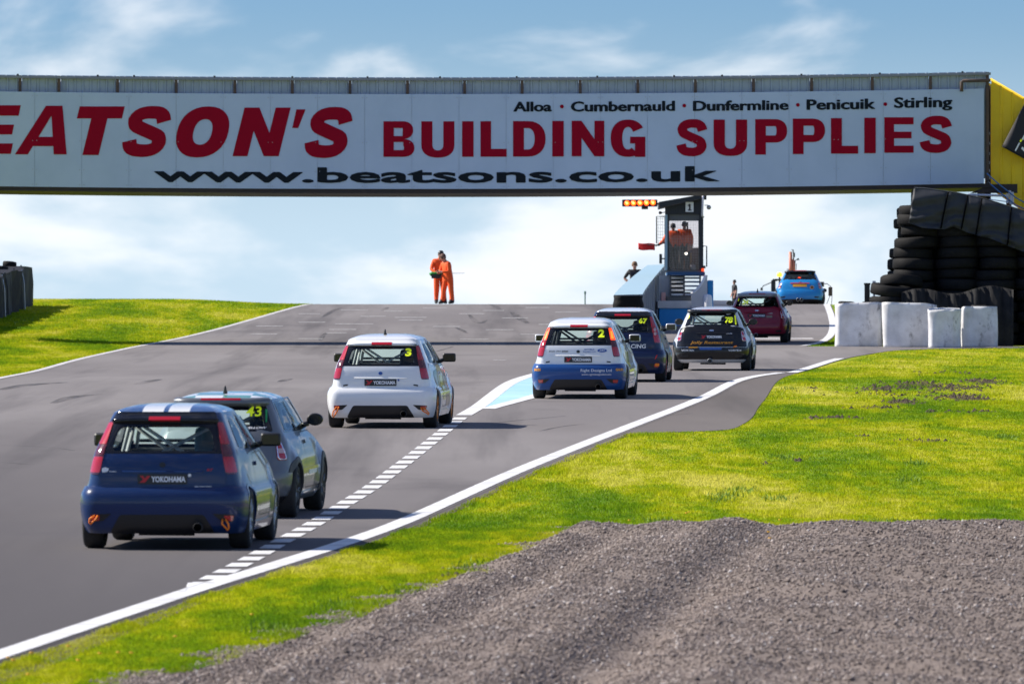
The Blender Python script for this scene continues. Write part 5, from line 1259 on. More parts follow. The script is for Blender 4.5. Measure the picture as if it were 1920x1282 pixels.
# ---- white wrapped tyre bundles along the access road
M['wrap'] = mat('white_belt', (0.74, 0.74, 0.75), 0.45, noise=(2.2, .75, (0.44, 0.43, 0.42)))
def add_scuffs(m, sc_, thr, col):
    t = m.node_tree; b = t.nodes['Principled BSDF']; src = b.inputs['Base Color'].links[0].from_socket
    c = N(t, 'ShaderNodeTexCoord'); mp_ = N(t, 'ShaderNodeMapping'); mp_.inputs['Scale'].default_value = sc_; mp_.inputs['Rotation'].default_value = (0, .6, 0)
    n = N(t, 'ShaderNodeTexNoise', inp={'Scale': 3.0, 'Detail': 8.0, 'Roughness': .75}); r = N(t, 'ShaderNodeMapRange', inp={'From Min': thr, 'From Max': thr+.10, 'To Max': .85})
    x = N(t, 'ShaderNodeMix', data_type='RGBA'); x.inputs['B'].default_value = (*col, 1)
    t.links.new(c.outputs['Object'], mp_.inputs['Vector']); t.links.new(mp_.outputs[0], n.inputs['Vector']); t.links.new(n.outputs['Fac'], r.inputs['Value']); t.links.new(r.outputs[0], x.inputs['Factor']); t.links.new(src, x.inputs['A']); t.links.new(x.outputs['Result'], b.inputs['Base Color'])
add_scuffs(M['wrap'], (.55, .55, .28), .585, (.05, .045, .04))
TY2 = tyre_mesh(.22, .20, .12)
def bundle(x0, x1, ytop, ybot, D, lab, seed, tops=True, m=None, depth=.62, split=0):
    r_ = random.Random(seed); zb = float(ZG(D)); xa, xb = GX(x0, D), GX(x1, D); h = W(0, ytop, D).z-W(0, ybot, D).z; wd = (xb-xa)/2
    root = thing('tyre_barrier', lab, 'barrier', ((xa+xb)/2, D+depth/2, zb), None, 'white wrapped tyre barriers')
    V = []; F = []; n = 56; nz_ = 14; ph = [r_.uniform(0, 6.28) for _ in range(6)]
    for j in range(nz_+1):
        v_ = j/nz_
        for i in range(n):
            a = 2*math.pi*i/n; c, s_ = math.cos(a), math.sin(a); e = .42
            x_ = wd*math.copysign(abs(c)**e, c); y_ = depth/2*math.copysign(abs(s_)**e, s_)
            d = .040*math.sin(3*x_/wd*1.4+ph[0]+2*v_)+.026*math.sin(6*x_/wd+ph[1]-3*v_)+.02*math.sin(4*v_+ph[2])*math.sin(2*x_/wd+ph[3])
            y_ += d*(1 if s_ < 0 else .3); x_ *= 1+.03*math.sin(3*v_+ph[4])
            V.append((x_, y_, h*v_*(1+.03*math.sin(a+ph[5])+.012*math.sin(2*a+ph[4])) if j else -.02))
    for j in range(nz_):
        for i in range(n): F.append((j*n+i, j*n+(i+1) % n, (j+1)*n+(i+1) % n, (j+1)*n+i))
    b = mk('wrap', V, F, m or M['wrap'], root, True); so_ = b.modifiers.new('s', 'SOLIDIFY'); so_.thickness = .02; so_.offset = -1
    k = max(1, int(wd*2/.6)); 
    for i in range(k):
        for lv in range(2):
            o = bpy.data.objects.new('tyre', TY2); COL.objects.link(o); o.parent = root; o.location = (-wd+(2*wd)*(i+.5)/k, .03, h-.09-.21*lv+(.06 if tops and not lv else -.03)); o.rotation_euler = (r_.uniform(-.06, .06), r_.uniform(-.08, .08), 0)
    return root
bundle(1566, 1655, 570, 651, 225.6, 'scuffed white wrapped tyre barrier, leftmost by the pit lane edge', 1)
bundle(1656, 1756, 571, 654, 224.6, 'wide white wrapped tyre barrier with black marks, second from the pit lane', 2, False)
bundle(1741, 1803, 579, 653, 223.6, 'dented white wrapped tyre barrier, third from the pit lane', 3, False, depth=.55)
bundle(1804, 1871, 575, 650.5, 224.9, 'upright white wrapped tyre barrier, rightmost of the four white ones', 4, True, depth=.6)
bundle(1908, 1990, 572, 634, 231.0, 'dark wrapped barrier cut by the right edge of the picture', 6, False, m=mat('purple_belt', (.06, .045, .06), .6))
# dark belting wall behind, with small posts
wl = thing('belting_wall', 'dark grey rubber belting wall between white barriers and tall tyre stack', 'barrier', (GX(1790, 226.9), 226.9, float(ZG(226.9))))
M['belt'] = mat('grey_belting', (0.014, 0.014, 0.016), 0.8, spec=.2, noise=(2.0, .8, (0.034, 0.033, 0.033)))
V = []; F = []
for i in range(41):
    px = 1690+210*i/40; f = .06*math.sin(i*.9)+.04*math.sin(i*2.3); x_ = GX(px, 226.9)
    zt2 = W(px, 548-6*math.sin(i*.25)-8*(i/40), 226.9).z
    V += [Vector((x_, 226.9+f, zt2))-wl.location, Vector((x_, 226.9+f*.6, float(ZG(226.9))))-wl.location, Vector((x_, 227.1+f, zt2))-wl.location]
for i in range(40): F += [(3*i, 3*i+1, 3*i+4, 3*i+3), (3*i+2, 3*i, 3*i+3, 3*i+5)]
mk('belting', V, F, M['belt'], wl, True)
for px, a, b, wpx, m_, lab in [(1626, 531, 566, 10, 'black', 'short black marker post left of the tyre stack'), (1639, 527, 566, 4, 'pale', 'thin pale post beside the black marker post')]:
    D = 229.0; z0 = float(ZG(D)); z1 = W(px, a, D).z; o = MB().box((GX(px, D), D, (z0+z1)/2), (wpx/FPX*D, .12, z1-z0), ch=.01).box((GX(px, D), D, z1-.02), (wpx/FPX*D+.03, .16, .05), ch=.008).build('marker_post', M[m_]); setp(o, lab, 'post')

# ---- left barrier of dark belting-wrapped tyres on the grass bank
lb = thing('tyre_barrier', 'dark belting-wrapped tyre barrier on the grass bank at the left edge', 'barrier', (0, 0, 0))
M['darkbelt'] = mat('dark_belting', (0.010, 0.009, 0.009), 0.7, spec=.3, noise=(5, .8, (0.026, 0.023, 0.022)))
pL = [(-75, 608, 232), (0, 583, 258), (57, 566, 277)]
lb.location = (GX(0, 262), 262, gz(GX(0, 262), 262))
V = []; F = []; n = 60; tops = []
for i in range(n+1):
    u = i/n; D = 236+(276-236)*u; px = np.interp(D, [236, 258, 276], [-95, -8, 55]); x_ = GX(px, D)+.10*math.sin(i*1.1)+.05*math.sin(i*2.7); z = gz(x_, D); h = 1.28+.05*math.sin(i*.7)
    tops.append(Vector((x_-.4, D, z+h)))
    for q in [Vector((x_+.03, D, z-.05)), Vector((x_+.02+.04*math.sin(i*3.1), D, z+h*.6)), Vector((x_, D, z+h)), Vector((x_-.8, D, z+h+.02)), Vector((x_-.85, D, z-.05))]: V.append(q-lb.location)
for i in range(n):
    for k in range(4): F.append((5*i+k, 5*i+k+1, 5*i+k+6, 5*i+k+5))
F += [(0, 1, 2, 3, 4), tuple(5*n+k for k in (4, 3, 2, 1, 0))]
mk('belting', V, F, M['darkbelt'], lb)
for i in range(4, n, 4):
    MB().tube([tops[i]+Vector((.36, 0, .04)), tops[i]+Vector((.44, 0, -.4)), tops[i]+Vector((.47, 0, -1.25))], .025, 5).build('strap', M['steel'] if i % 8 else M['black'], lb, rel=lb.location)
for i in range(2, n-1, 6):
    o = bpy.data.objects.new('tyre', TY2); COL.objects.link(o); o.parent = lb; o.location = tops[i]-lb.location+Vector((0, 0, .06)); o.rotation_euler = (.1*math.sin(i), .08, 0)
# ================================================================== marshal post, pit wall, light gantry
DTW = 256.0; sT = FPX/DTW; zT = float(ZG(DTW))
def TW(px, py, D=DTW): return W(px, py, D)
M['slate'] = mat('dark_boarding', (0.020, 0.024, 0.030), 0.6); M['greywood'] = mat('grey_frame', (0.10, 0.105, 0.11), 0.6)
M['concrete'] = mat('painted_concrete', (0.60, 0.61, 0.63), 0.7, noise=(2.5, .6, (0.42, 0.43, 0.45))); M['wallblue'] = mat('blue_wall_paint', (0.012, 0.27, 0.68), 0.55, noise=(1.8, .4, (0.02, 0.31, 0.70)))
M['palewall'] = mat('pale_blue_wall_top', (0.27, 0.41, 0.50), 0.7, noise=(2, .5, (0.34, 0.47, 0.55))); M['ribgrey'] = mat('grey_ribbed', (0.34, 0.37, 0.41), 0.6, noise=(3, .5, (0.26, 0.28, 0.32)))
tr = TW(1285, 615); tr.z = zT
tower = thing('marshal_post', 'small dark marshal post numbered 1 on a blue and white base', 'hut', tr)
X = lambda px: GX(px, DTW)
Zt = lambda py: TW(1285, py).z
def tb(name, x0, x1, y0, y1, d0, d1, m, ch=0.0, parent=None):
    z1, z0 = Zt(y0), Zt(y1); return MB().box(((X(x0)+X(x1))/2, DTW+(d0+d1)/2, (z0+z1)/2), (X(x1)-X(x0), d1-d0, z1-z0), ch=ch).build(name, m, parent or tower, rel=tr)
z0 = zT
# base block: blue front, concrete cap
tb('base', 1236, 1322, 578, 640, 0, 2.2, M['wallblue'], .02); tb('base_cap', 1233, 1318, 564, 578, -.05, 2.2, M['concrete'], .02)
# sweeping concrete cheeks
for nm, pts in [('cheek_wall', [(1296, 578), (1296, 552), (1303, 549), (1311, 541), (1318, 532), (1323, 520), (1326, 515), (1326, 578)])]:
    MB().prism([(X(a), Zt(b)) for a, b in pts], DTW-.1, DTW+.12).build(nm, M['concrete'], tower, rel=tr)
MB().tube([TW(1296, 551, DTW-.05), TW(1304, 547, DTW-.05), TW(1312, 538, DTW-.05), TW(1319, 528, DTW-.05), TW(1324, 516, DTW-.05)], .055, 8).build('cheek_rail', M['white'], tower, True, rel=tr)
tb('side_box', 1327, 1338, 525, 578, .3, 1.0, M['wallblue'], .03)
MB().lathe([(.001, .42), (.10, .40), (.13, .32), (.14, 0)], TW(1327, 578, DTW-.1), n=14).build('bollard_cover', M['white'], tower, True, rel=tr)
# stairs: open treads between stringers
tb('landing', 1250, 1310, 556, 565, -.02, 2.0, M['greywood'])
for i, py in enumerate([553, 544.5, 536.5, 528.5, 521]): tb('stair_tread', 1259, 1313, py-3.0, py+.8, .25+.20*i, .50+.20*i, M['white'])
for px in (1257.5, 1283, 1313): tb('stringer', px-1.6, px+1.6, 515, 556, .2, .3, M['greywood'])
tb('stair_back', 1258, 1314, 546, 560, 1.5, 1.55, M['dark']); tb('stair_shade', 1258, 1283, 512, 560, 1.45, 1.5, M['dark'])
tb('cross_beam', 1251, 1322, 509.5, 515.5, .1, 2.0, mat('dark_blue_beam', (.02, .09, .22), .6))
tb('cabin_floor', 1250, 1320, 506, 509.4, .1, 2.0, M['greywood'])
# cabin frame
for x0, x1, m_ in [(1247, 1251.5, M['palewall']), (1251.6, 1255, M['slate']), (1311, 1319, M['slate'])]: tb('corner_post', x0, x1, 402, 507, .1, .28, m_)
for x0, x1 in [(1248, 1254), (1312, 1318)]: tb('corner_post', x0, x1, 402, 507, 1.8, 1.95, M['slate'])
tb('window_header', 1255, 1311, 401.6, 414, .14, .22, M['greywood']); tb('back_mullion', 1290, 1293, 414, 507, 1.82, 1.9, M['slate'])
tb('back_panel', 1255, 1312, 462, 506, 1.84, 1.88, mat('brown_panel', (.17, .10, .07), .8, noise=(4, .7, (.30, .22, .20))))
tb('side_panel', 1316.5, 1319, 460, 507, .3, 1.8, M['slate']); tb('side_panel', 1247.5, 1250, 470, 507, .3, 1.8, M['slate'])
M['perspex'] = glass_mat('perspex', (.86, .84, .85), .8)
tb('front_window', 1255, 1311, 414.3, 505.8, .17, .18, M['perspex'])
wm_ = MB()
for i in range(12): xx = 1256+i*4.9; wm_.tube([TW(xx, 414.5, DTW+.13), TW(xx, 505.5, DTW+.13)], .0022, 4)
for i in range(18): yy_ = 417+i*5.1; wm_.tube([TW(1255.5, yy_, DTW+.13), TW(1310.5, yy_, DTW+.13)], .0022, 4)
o = wm_.build('wire_mesh', M['steel'], tower, rel=tr); o['kind'] = 'stuff'
# roof: mono-pitch with deep boarded fascia
fas = [(1235.5, 379), (1318.5, 364.5), (1318.5, 372), (1235.5, 390)]
MB().prism([(X(a), Zt(b)) for a, b in fas][::-1], DTW-.22, DTW+2.2).build('roof', M['slate'], tower, rel=tr)
for i in range(10):
    a = 1247+7.1*i; b = a+6.9; f1 = lambda q: 389-(q-1247)*(16.0/71)
    MB().prism([(X(a), Zt(f1(a))), (X(b), Zt(f1(b))), (X(b), Zt(401.5)), (X(a), Zt(401.5))][::-1], DTW+.06+.012*(i % 2), DTW+.12).build('fascia_board', M['slate'], tower, rel=tr)
tb('stair_side', 1237, 1258, 516, 566, .3, .36, M['ribgrey'])
MB().prism([(X(1248), Zt(388)), (X(1317.5), Zt(372.5)), (X(1317.5), Zt(402)), (X(1248), Zt(402))][::-1], DTW+.125, DTW+.16).build('fascia_backing', M['slate'], tower, rel=tr)
sg1 = tb('number_board', 1285.5, 1300.5, 379, 397.5, -.0, .04, M['white'])
mk('numeral', [Vector((X(a), DTW-.004, Zt(b)))-tr for a, b in [(1292.2, 382.5), (1294.9, 382.5), (1294.9, 393.2), (1296.8, 393.2), (1296.8, 395.2), (1289.8, 395.2), (1289.8, 393.2), (1291.9, 393.2), (1291.9, 386), (1289.8, 387), (1289.8, 384.8)]], [(0, 1, 2, 7, 8, 9, 10), (2, 3, 4, 5, 6, 7)], M['decalk'], sg1)
# side frames, cables, lamp
for pts in [[(1247, 406), (1231, 406), (1231, 456), (1247, 456)], [(1318, 461.5), (1325, 461.5), (1325, 500)]]:
    MB().tube([TW(a, b, DTW+.2) for a, b in pts], .022, 6).build('side_frame', M['greywood'], tower, rel=tr)
ms = MB()
for i in range(3): ms.tube([TW(1234+i*4, 407, DTW+.2), TW(1234+i*4, 455, DTW+.2)], .004, 4)
for i in range(8): ms.tube([TW(1231, 410+i*6, DTW+.2), TW(1247, 410+i*6, DTW+.2)], .004, 4)
ms.build('side_mesh', M['steel'], tower, rel=tr)['kind'] = 'stuff'
MB().tube([TW(1318.5, 362, DTW-.25), TW(1316.5, 405, DTW-.1), TW(1319, 407, DTW)], .03, 6).build('conduit', M['pale'], tower, True, rel=tr)
tb('speaker_box', 1320.5, 1325, 362.5, 374, .1, .4, M['slate']); MB().lathe([(.001, .06), (.05, .05), (.07, -.06), (.001, -.06)], TW(1329, 389, DTW+.1), axis='Y', n=12).build('floodlight', M['steel'], tower, True, rel=tr)
MB().tube([TW(1321, 385, DTW+.1), TW(1328, 385, DTW+.1), TW(1330, 390, DTW+.1)], .015, 6).build('lamp_bracket', M['steel'], tower, True, rel=tr)
MB().lathe([(.001, .05), (.04, .04), (.05, -.03), (.001, -.05)], TW(1238, 399, DTW+.1), axis='X', n=10).build('lamp', M['slate'], tower, True, rel=tr); MB().tube([TW(1240, 399, DTW+.1), TW(1248, 398, DTW+.1)], .012, 5).build('lamp_bracket', M['slate'], tower, rel=tr)
tb('control_box', 1236.5, 1241.5, 476, 494, .1, .3, M['slate']); MB().tube([TW(1241, 485, DTW+.2), TW(1249, 485, DTW+.2)], .02, 5).build('box_bracket', M['slate'], tower, rel=tr)
tb('signal_box', 1318.5, 1323, 498, 503, .05, .2, M['slate']); tb('signal_lamp', 1315.5, 1320.5, 503, 509, -.02, .1, M['lamplit'], .02)
# inside: equipment
for (a, b, c, d, m_) in [(1258, 1266, 480, 505, M['pale']), (1270, 1284, 486, 505, M['brownp']), (1290, 1298, 472, 492, M['decalo']), (1296, 1306, 495, 505, M['pale'])]: tb('equipment_case', a, b, c, d, .9, 1.3, m_, .05)
MB().lathe([(.001, .03), (.04, .02), (.04, -.02), (.001, -.03)], TW(1286.5, 475.5, DTW+.5), axis='Y', n=10).build('lamp', mat('lit_bulb', (.9, .9, .8), .3, emit=(1, .95, .8, 3)), tower, True, rel=tr)
tb('lamp_shelf', 1283, 1290, 478, 480, .4, 1.0, M['greywood'])
for a, b, c in [(1252, 556, 'a')]: MB().box(TW(1244, 562-3, DTW+.1), (.14, .14, .35), ch=.03).build('fire_extinguisher', mat('worn_white_red', (.6, .35, .33), .5), tower, rel=tr)

# ---- pit wall: wedge rising away from the camera
DN, DF = 246.0, 266.0
pw_root = Vector((GX(1178, DN), DN, float(ZG(DN))))
wall = thing('pit_wall', 'pale concrete pit wall rising towards the marshal post', 'wall', pw_root)
V = []; n = 14
for i in range(n+1):
    u = i/n; D = DN+(DF-DN)*u; xl = GX(1151+(1214-1151)*u**1.0, D); xr = GX(1205+(1248-1205)*u, D); ty = 553-58*u**.85+2*u; zt_ = W(0, ty, D).z; zb = float(ZG(D))-.02
    V += [Vector((xl, D, zb))-pw_root, Vector((xl, D, zt_))-pw_root, Vector((xr, D, zt_+.02))-pw_root, Vector((xr, D, zb))-pw_root]
top_f = [(4*i+1, 4*i+2, 4*i+6, 4*i+5) for i in range(n)]; sd = [(4*i+2, 4*i+3, 4*i+7, 4*i+6) for i in range(n)]+[(4*i, 4*i+1, 4*i+5, 4*i+4) for i in range(n)]+[(0, 1, 2, 3), (4*n+3, 4*n+2, 4*n+1, 4*n)]
mk('wall_body', V, sd, M['ribgrey'], wall); mk('wall_top', [v for v in V], top_f, M['palewall'], wall)
for i in range(0, 11):
    u = .04+i/11.5; D = DN+(DF-DN)*u; xr = GX(1205+(1248-1205)*u, D); ty = 553-58*u**.85+2*u; zt_ = W(0, ty, D).z-.04; zb = float(ZG(D)); MB().box((xr+.015, D, (zb+zt_)/2), (.05, .35, zt_-zb)).build('wall_rib', M['ribgrey'], wall, rel=pw_root)
# wrapped tyre nose at its near end
nose = thing('tyre_barrier', 'dark rubber-wrapped tyre nose at the near end of the pit wall', 'barrier', (GX(1178, DN-.45), DN-.45, float(ZG(DN-.45))))
nb = MB(); hN = W(0, 554, DN).z-float(ZG(DN)); V = []; F = []
for j in range(13):
    for i in range(32):
        a = 2*math.pi*i/32; c, s_ = math.cos(a), math.sin(a); rr = 1+.05*math.sin(j*math.pi/2)
        V.append((.43*rr*math.copysign(abs(c)**.5, c), .42*rr*math.copysign(abs(s_)**.6, s_), hN*j/12))
for j in range(12):
    for i in range(32): F.append((j*32+i, j*32+(i+1) % 32, (j+1)*32+(i+1) % 32, (j+1)*32+i))
F.append(tuple(12*32+i for i in range(32))); mk('wrap', V, F, M['stackrubber'], nose, True)
# pit-lane bench-like low block behind the maroon car
o = MB().box(W(1360, 580, 268), (.9, .5, .35), ch=.02).box(W(1350, 568, 268), (.62, .5, .16), ch=.02); q = W(1360, 580, 268); zb = float(ZG(268))
o.box((q.x, 268, (zb+q.z)/2), (.7, .4, max(.05, q.z-zb)))
pb = o.build('pallet_stack', M['concrete']); setp(pb, 'low pale block with dark lid beside the marshal post', 'block')
# ---- starting lights on an arm
gl = thing('start_lights', 'row of five lit red start lights on an arm beside the marshal post', 'traffic light', TW(1233, 384, DTW+.1))
gr = gl.location
MB().box(TW(1199.5, 381, DTW+.1), (66/sT, .16, 13/sT), ch=.02).build('housing', M['black'], gl, rel=gr)
for i in range(5):
    c = TW(1175.5+12.2*i, 381.2-.3*i, DTW+.0)
    MB().lathe([(.001, -.055), (.05, -.045), (.078, -.012), (.078, .02), (.001, .02)], c, axis='Y', n=18).build('lamp', mat('start_lamp', (.8, .1, .02), .3, emit=(1.0, .06, .004, 4.5)) if i == 0 else bpy.data.materials['start_lamp'], gl, True, rel=gr)
    MB().lathe([(.001, -.062), (.030, -.060), (.030, -.050)], c, axis='Y', n=12).build('bulb', mat('start_bulb', (.9, .5, .1), .3, emit=(1.0, .35, .05, 7)) if i == 0 else bpy.data.materials['start_bulb'], gl, True, rel=gr)
MB().box(TW(1209, 389.5, DTW+.12), (12/sT, .14, 6/sT), ch=.01).build('control_box', M['black'], gl, rel=gr)
MB().tube([TW(1230, 382, DTW+.12), TW(1249, 382, DTW+.14)], .03, 6).build('arm', M['slate'], gl, rel=gr)
# thin marker rod on the crest
rd = thing('marker_rod', 'thin green marker rod standing on the crest', 'post', (GX(1097, 287), 287, float(ZG(287))))
MB().tube([(0, 0, 0), (0, 0, .42)], .022, 8).lathe([(.001, .46), (.035, .45), (.035, .36), (.001, .36)], n=10).build('rod', mat('rod_green', (.15, .26, .20), .5), rd)

# ---- recovery tractor waiting beyond the crest
DR = 306.0; zr = float(ZG(DR)); rc = thing('recovery_truck', 'recovery truck with salmon crane arm and beacon hidden behind the blue car', 'truck', (GX(1503, DR), DR, zr))
M['salmon'] = mat('salmon_paint', (0.60, 0.20, 0.13), 0.5, noise=(3, .5, (0.45, 0.17, 0.08))); M['beacon'] = mat('beacon_amber', (0.9, 0.45, 0.02), .3, emit=(1.0, .52, .03, 2.2))
def RW(px, py, d=0): return W(px, py, DR+d)-Vector(rc.location)
c0 = RW(1500, 560); wd = 84/FPX*DR
cabp = MB().box((c0.x+.02, .9, 1.15), (1.55, 1.5, 1.5), ch=.12); cabp.build('cab', mat('truck_dark', (.03, .035, .04), .4, coat=.5), rc, True)
MB().box((0, 1.6, .55), (1.6, 3.6, .35), ch=.05).build('chassis', M['dark'], rc)
for sg in (-1, 1):
    for yy_ in (.4, 2.8):
        MB().lathe([(.2, -.11), (.40, -.12), (.43, -.07), (.43, .07), (.40, .12), (.2, .11), (.001, .08)], (sg*.72, yy_, .43), axis='X', n=24).build('wheel', M['rubber'], rc, True)
MB().tube([RW(1482, 520, .6), RW(1483, 500, .6), RW(1482, 472, .6)], [.075, .07, .055], 8).tube([RW(1488, 520, .6), RW(1489, 498, .6), RW(1487, 486, .6)], [.06, .05, .04], 8).build('crane_arm', M['salmon'], rc, True)
MB().tube([RW(1487, 520, .7), RW(1488, 480, .7), RW(1487, 468.5, .7), RW(1484.5, 468.5, .7)], .022, 6).build('crane_cable', M['greywood'], rc)
MB().box(RW(1489, 478, .65), (.06, .06, .16)).box(RW(1489.5, 494, .65), (.08, .06, .2)).build('crane_hook', M['slate'], rc)
MB().prism([(RW(1493, 487).x, RW(1493, 487).z), (RW(1500, 487).x, RW(1500, 487).z), (RW(1498, 483).x, RW(1498, 483).z)], .5, .7).tube([RW(1489, 490, .6), RW(1495, 486, .6)], .015, 5).build('work_lamp', M['slate'], rc)
MB().tube([RW(1478, 520, .6), RW(1479, 504, .6), RW(1475, 506, .6)], .02, 5).tube([RW(1493, 506, .6), RW(1493.5, 494, .6)], .012, 5).build('hose', M['slate'], rc)
MB().lathe([(.001, .085), (.06, .075), (.09, .03), (.095, -.06), (.001, -.07)], RW(1461.5, 515, -.2), n=16).build('beacon', M['beacon'], rc, True)
MB().tube([RW(1461.5, 519, -.2), RW(1462, 545, 0)], .03, 6).build('beacon_post', M['slate'], rc)
MB().box(RW(1450, 536, -.1), (.16, .1, .42), ch=.03).box(RW(1457, 524.5, -.1), (.32, .1, .06), ch=.01).build('mirror', M['slate'], rc)
MB().tube([RW(1462, 524, -.1), RW(1445, 530, -.1), RW(1431, 536, -.1), RW(1428, 541, -.1)], .018, 6).build('mirror_arm', M['slate'], rc)
MB().lathe([(.001, .06), (.04, .05), (.05, -.04), (.001, -.05)], RW(1428, 542, -.1), n=10).build('mirror', M['slate'], rc, True)
MB().tube([RW(1540, 532, -.1), RW(1551, 532, -.1), RW(1557.5, 537, -.1), RW(1558, 555, -.1)], .016, 6).tube([RW(1556, 555, -.1), RW(1550, 570, -.1)], .012, 5).tube([RW(1560, 555, -.1), RW(1559, 572, -.1)], .012, 5).build('mirror_arm', M['slate'], rc)
MB().box(RW(1557, 546.5, -.15), (.145, .07, .32), ch=.02).build('mirror', M['rust'], rc)
MB().tube([RW(1545, 533, .3), RW(1536, 533, .3)], .09, 8).build('mirror', M['slate'], rc, True)

# ================================================================== people
def person(label, loc, rz, J, zones, hair=None, group=None, height=1.0, bulk_=1.0):
    """J: joints {name: (x, y, z, radius)}; body grown as one skin surface; facing -y before rotation"""
    E = [('pelvis', 'spine'), ('spine', 'chest'), ('chest', 'neck'), ('neck', 'jaw'), ('jaw', 'head'), ('head', 'crown'), ('jaw', 'nose')]
    for s_ in 'LR':
        E += [('chest', 'shoulder'+s_), ('shoulder'+s_, 'elbow'+s_), ('elbow'+s_, 'wrist'+s_), ('wrist'+s_, 'palm'+s_), ('pelvis', 'hip'+s_), ('hip'+s_, 'knee'+s_), ('knee'+s_, 'ankle'+s_), ('ankle'+s_, 'heel'+s_), ('ankle'+s_, 'toe'+s_)]
        w_ = Vector(J['wrist'+s_][:3]); p_ = Vector(J['palm'+s_][:3]); d = (p_-w_).normalized(); e_ = Vector(J['elbow'+s_][:3]); side = d.cross(Vector((0, -1, .3))).normalized()
        if side.length < .1: side = Vector((1, 0, 0))
        bend = side.cross(d).normalized()
        for k, (o_, l_) in enumerate([(-.030, .062), (-.010, .078), (.012, .074), (.032, .058)]):
            a = p_+side*o_+d*.03; m_ = a+d*l_*.5; t_ = m_+d*l_*.35+bend*l_*.4
            J[f'f{k}a{s_}'] = (*a, .010); J[f'f{k}b{s_}'] = (*m_, .0095); J[f'f{k}c{s_}'] = (*t_, .008)
            E += [('palm'+s_, f'f{k}a{s_}'), (f'f{k}a{s_}', f'f{k}b{s_}'), (f'f{k}b{s_}', f'f{k}c{s_}')]
        a = w_+d*.03+side*-.035; t_ = a+d*.035-side*.03
        J['ta'+s_] = (*a, .012); J['tb'+s_] = (*t_, .010); E += [('wrist'+s_, 'ta'+s_), ('ta'+s_, 'tb'+s_)]
    names = list(J); ix = {k: i for i, k in enumerate(names)}
    me = bpy.data.meshes.new('p'); me.from_pydata([J[k][:3] for k in names], [(ix[a], ix[b]) for a, b in E], [])
    o = bpy.data.objects.new('p', me); COL.objects.link(o); o.modifiers.new('k', 'SKIN'); sb_ = o.modifiers.new('s', 'SUBSURF'); sb_.levels = 1
    for i, k in enumerate(names):
        v = me.skin_vertices[0].data[i]; bk_ = bulk_ if k[:4] in ('pelv', 'spin', 'ches', 'shou', 'elbo', 'hipL', 'hipR', 'knee', 'ankl', 'wris') else 1; r_ = J[k][3]*bk_; r2 = (J[k][4]*bk_ if len(J[k]) > 4 else r_); v.radius = (r_, r2); v.use_root = (k == 'pelvis')
    bpy.context.view_layer.update()
    nm = bpy.data.meshes.new_from_object(o.evaluated_get(bpy.context.evaluated_depsgraph_get())); bpy.data.objects.remove(o); bpy.data.meshes.remove(me)
    nm.shade_smooth(); ml = []
    for k, m_ in zones.items():
        if m_ not in ml: ml.append(m_)
    nm.materials.clear()
    for m_ in ml: nm.materials.append(m_)
    def zone(a, b):
        for k in (b, a):
            if k[0] == 'f' and k[1].isdigit() or k[:2] in ('ta', 'tb') or k.startswith('palm'): return 'hand'
        if b in ('jaw', 'head', 'crown', 'nose'): return 'head'
        if a.startswith('ankle') : return 'boot'
        if a.startswith('knee'): return 'shin'
        if a.startswith('hip') or b.startswith('hip'): return 'leg'
        if a.startswith('elbow') : return 'fore'
        if a.startswith('shoulder') or b.startswith('shoulder'): return 'arm'
        return 'torso'
    segs = [(Vector(J[a][:3]), Vector(J[b][:3]), zone(a, b)) for a, b in E]
    for p in nm.polygons:
        c = Vector(p.center); best = 9; bz = 'torso'
        for a, b, z in segs:
            ab = b-a; t_ = max(0, min(1, (c-a).dot(ab)/max(1e-9, ab.length_squared))); d = (a+ab*t_-c).length
            if d < best: best = d; bz = z
        if bz == 'shin' and c.z < .16 and 'boottop' in zones: bz = 'boot'
        p.material_index = ml.index(zones[bz])
    root = thing('person', label, 'person', loc, (0, 0, rz), group); root.scale = (height,)*3
    bo = bpy.data.objects.new('body', nm); COL.objects.link(bo); bo.parent = root
    h = Vector(J['head'][:3])
    fwd = (Vector(J['nose'][:3])-Vector(J['jaw'][:3])); fwd.z = 0; fwd = fwd.normalized() if fwd.length > .001 else Vector((0, -1, 0)); sd_ = fwd.cross(Vector((0, 0, 1)))
    if hair:
        hb = MB().lathe([(.001, .125), (.05, .118), (.085, .085), (.102, .03), (.100, -.03), (.088, -.06)], h+Vector((0, 0, .0))-fwd*.018, n=16); hb.build('hair', hair, root, True)
    for s_ in (-1, 1):
        MB().lathe([(.001, .006), (.011, .004), (.012, 0)], h+fwd*.086+sd_*.034*s_+Vector((0, 0, .0)), axis='Y', n=8).build('eye', M['black'], root, True)
        MB().lathe([(.001, .035), (.014, .02), (.016, -.015), (.001, -.03)], h+sd_*.096*s_+Vector((0, 0, -.02)), n=8).build('ear', M['skin'] if zones['head'] is M['skin'] else zones['head'], root, True)
    return root
def stand(**kw):
    J = dict(pelvis=(0, 0, .96, .145, .115), spine=(0, 0, 1.12, .150, .112), chest=(0, .0, 1.33, .165, .115), neck=(0, .0, 1.49, .058), jaw=(0, -.012, 1.575, .068, .075), head=(0, -.005, 1.66, .083, .093), crown=(0, 0, 1.74, .055), nose=(0, -.098, 1.625, .014))
    for s_, k in (('L', -1), ('R', 1)):
        J.update({'shoulder'+s_: (k*.195, .0, 1.42, .075), 'elbow'+s_: (k*.27, .03, 1.13, .055), 'wrist'+s_: (k*.26, -.08, .90, .042), 'palm'+s_: (k*.255, -.11, .82, .040, .022),
                  'hip'+s_: (k*.10, 0, .90, .105), 'knee'+s_: (k*.105, -.02, .50, .078), 'ankle'+s_: (k*.11, .02, .11, .062), 'heel'+s_: (k*.11, .07, .045, .042), 'toe'+s_: (k*.125, -.15, .035, .036)})
    J.update(kw); return J
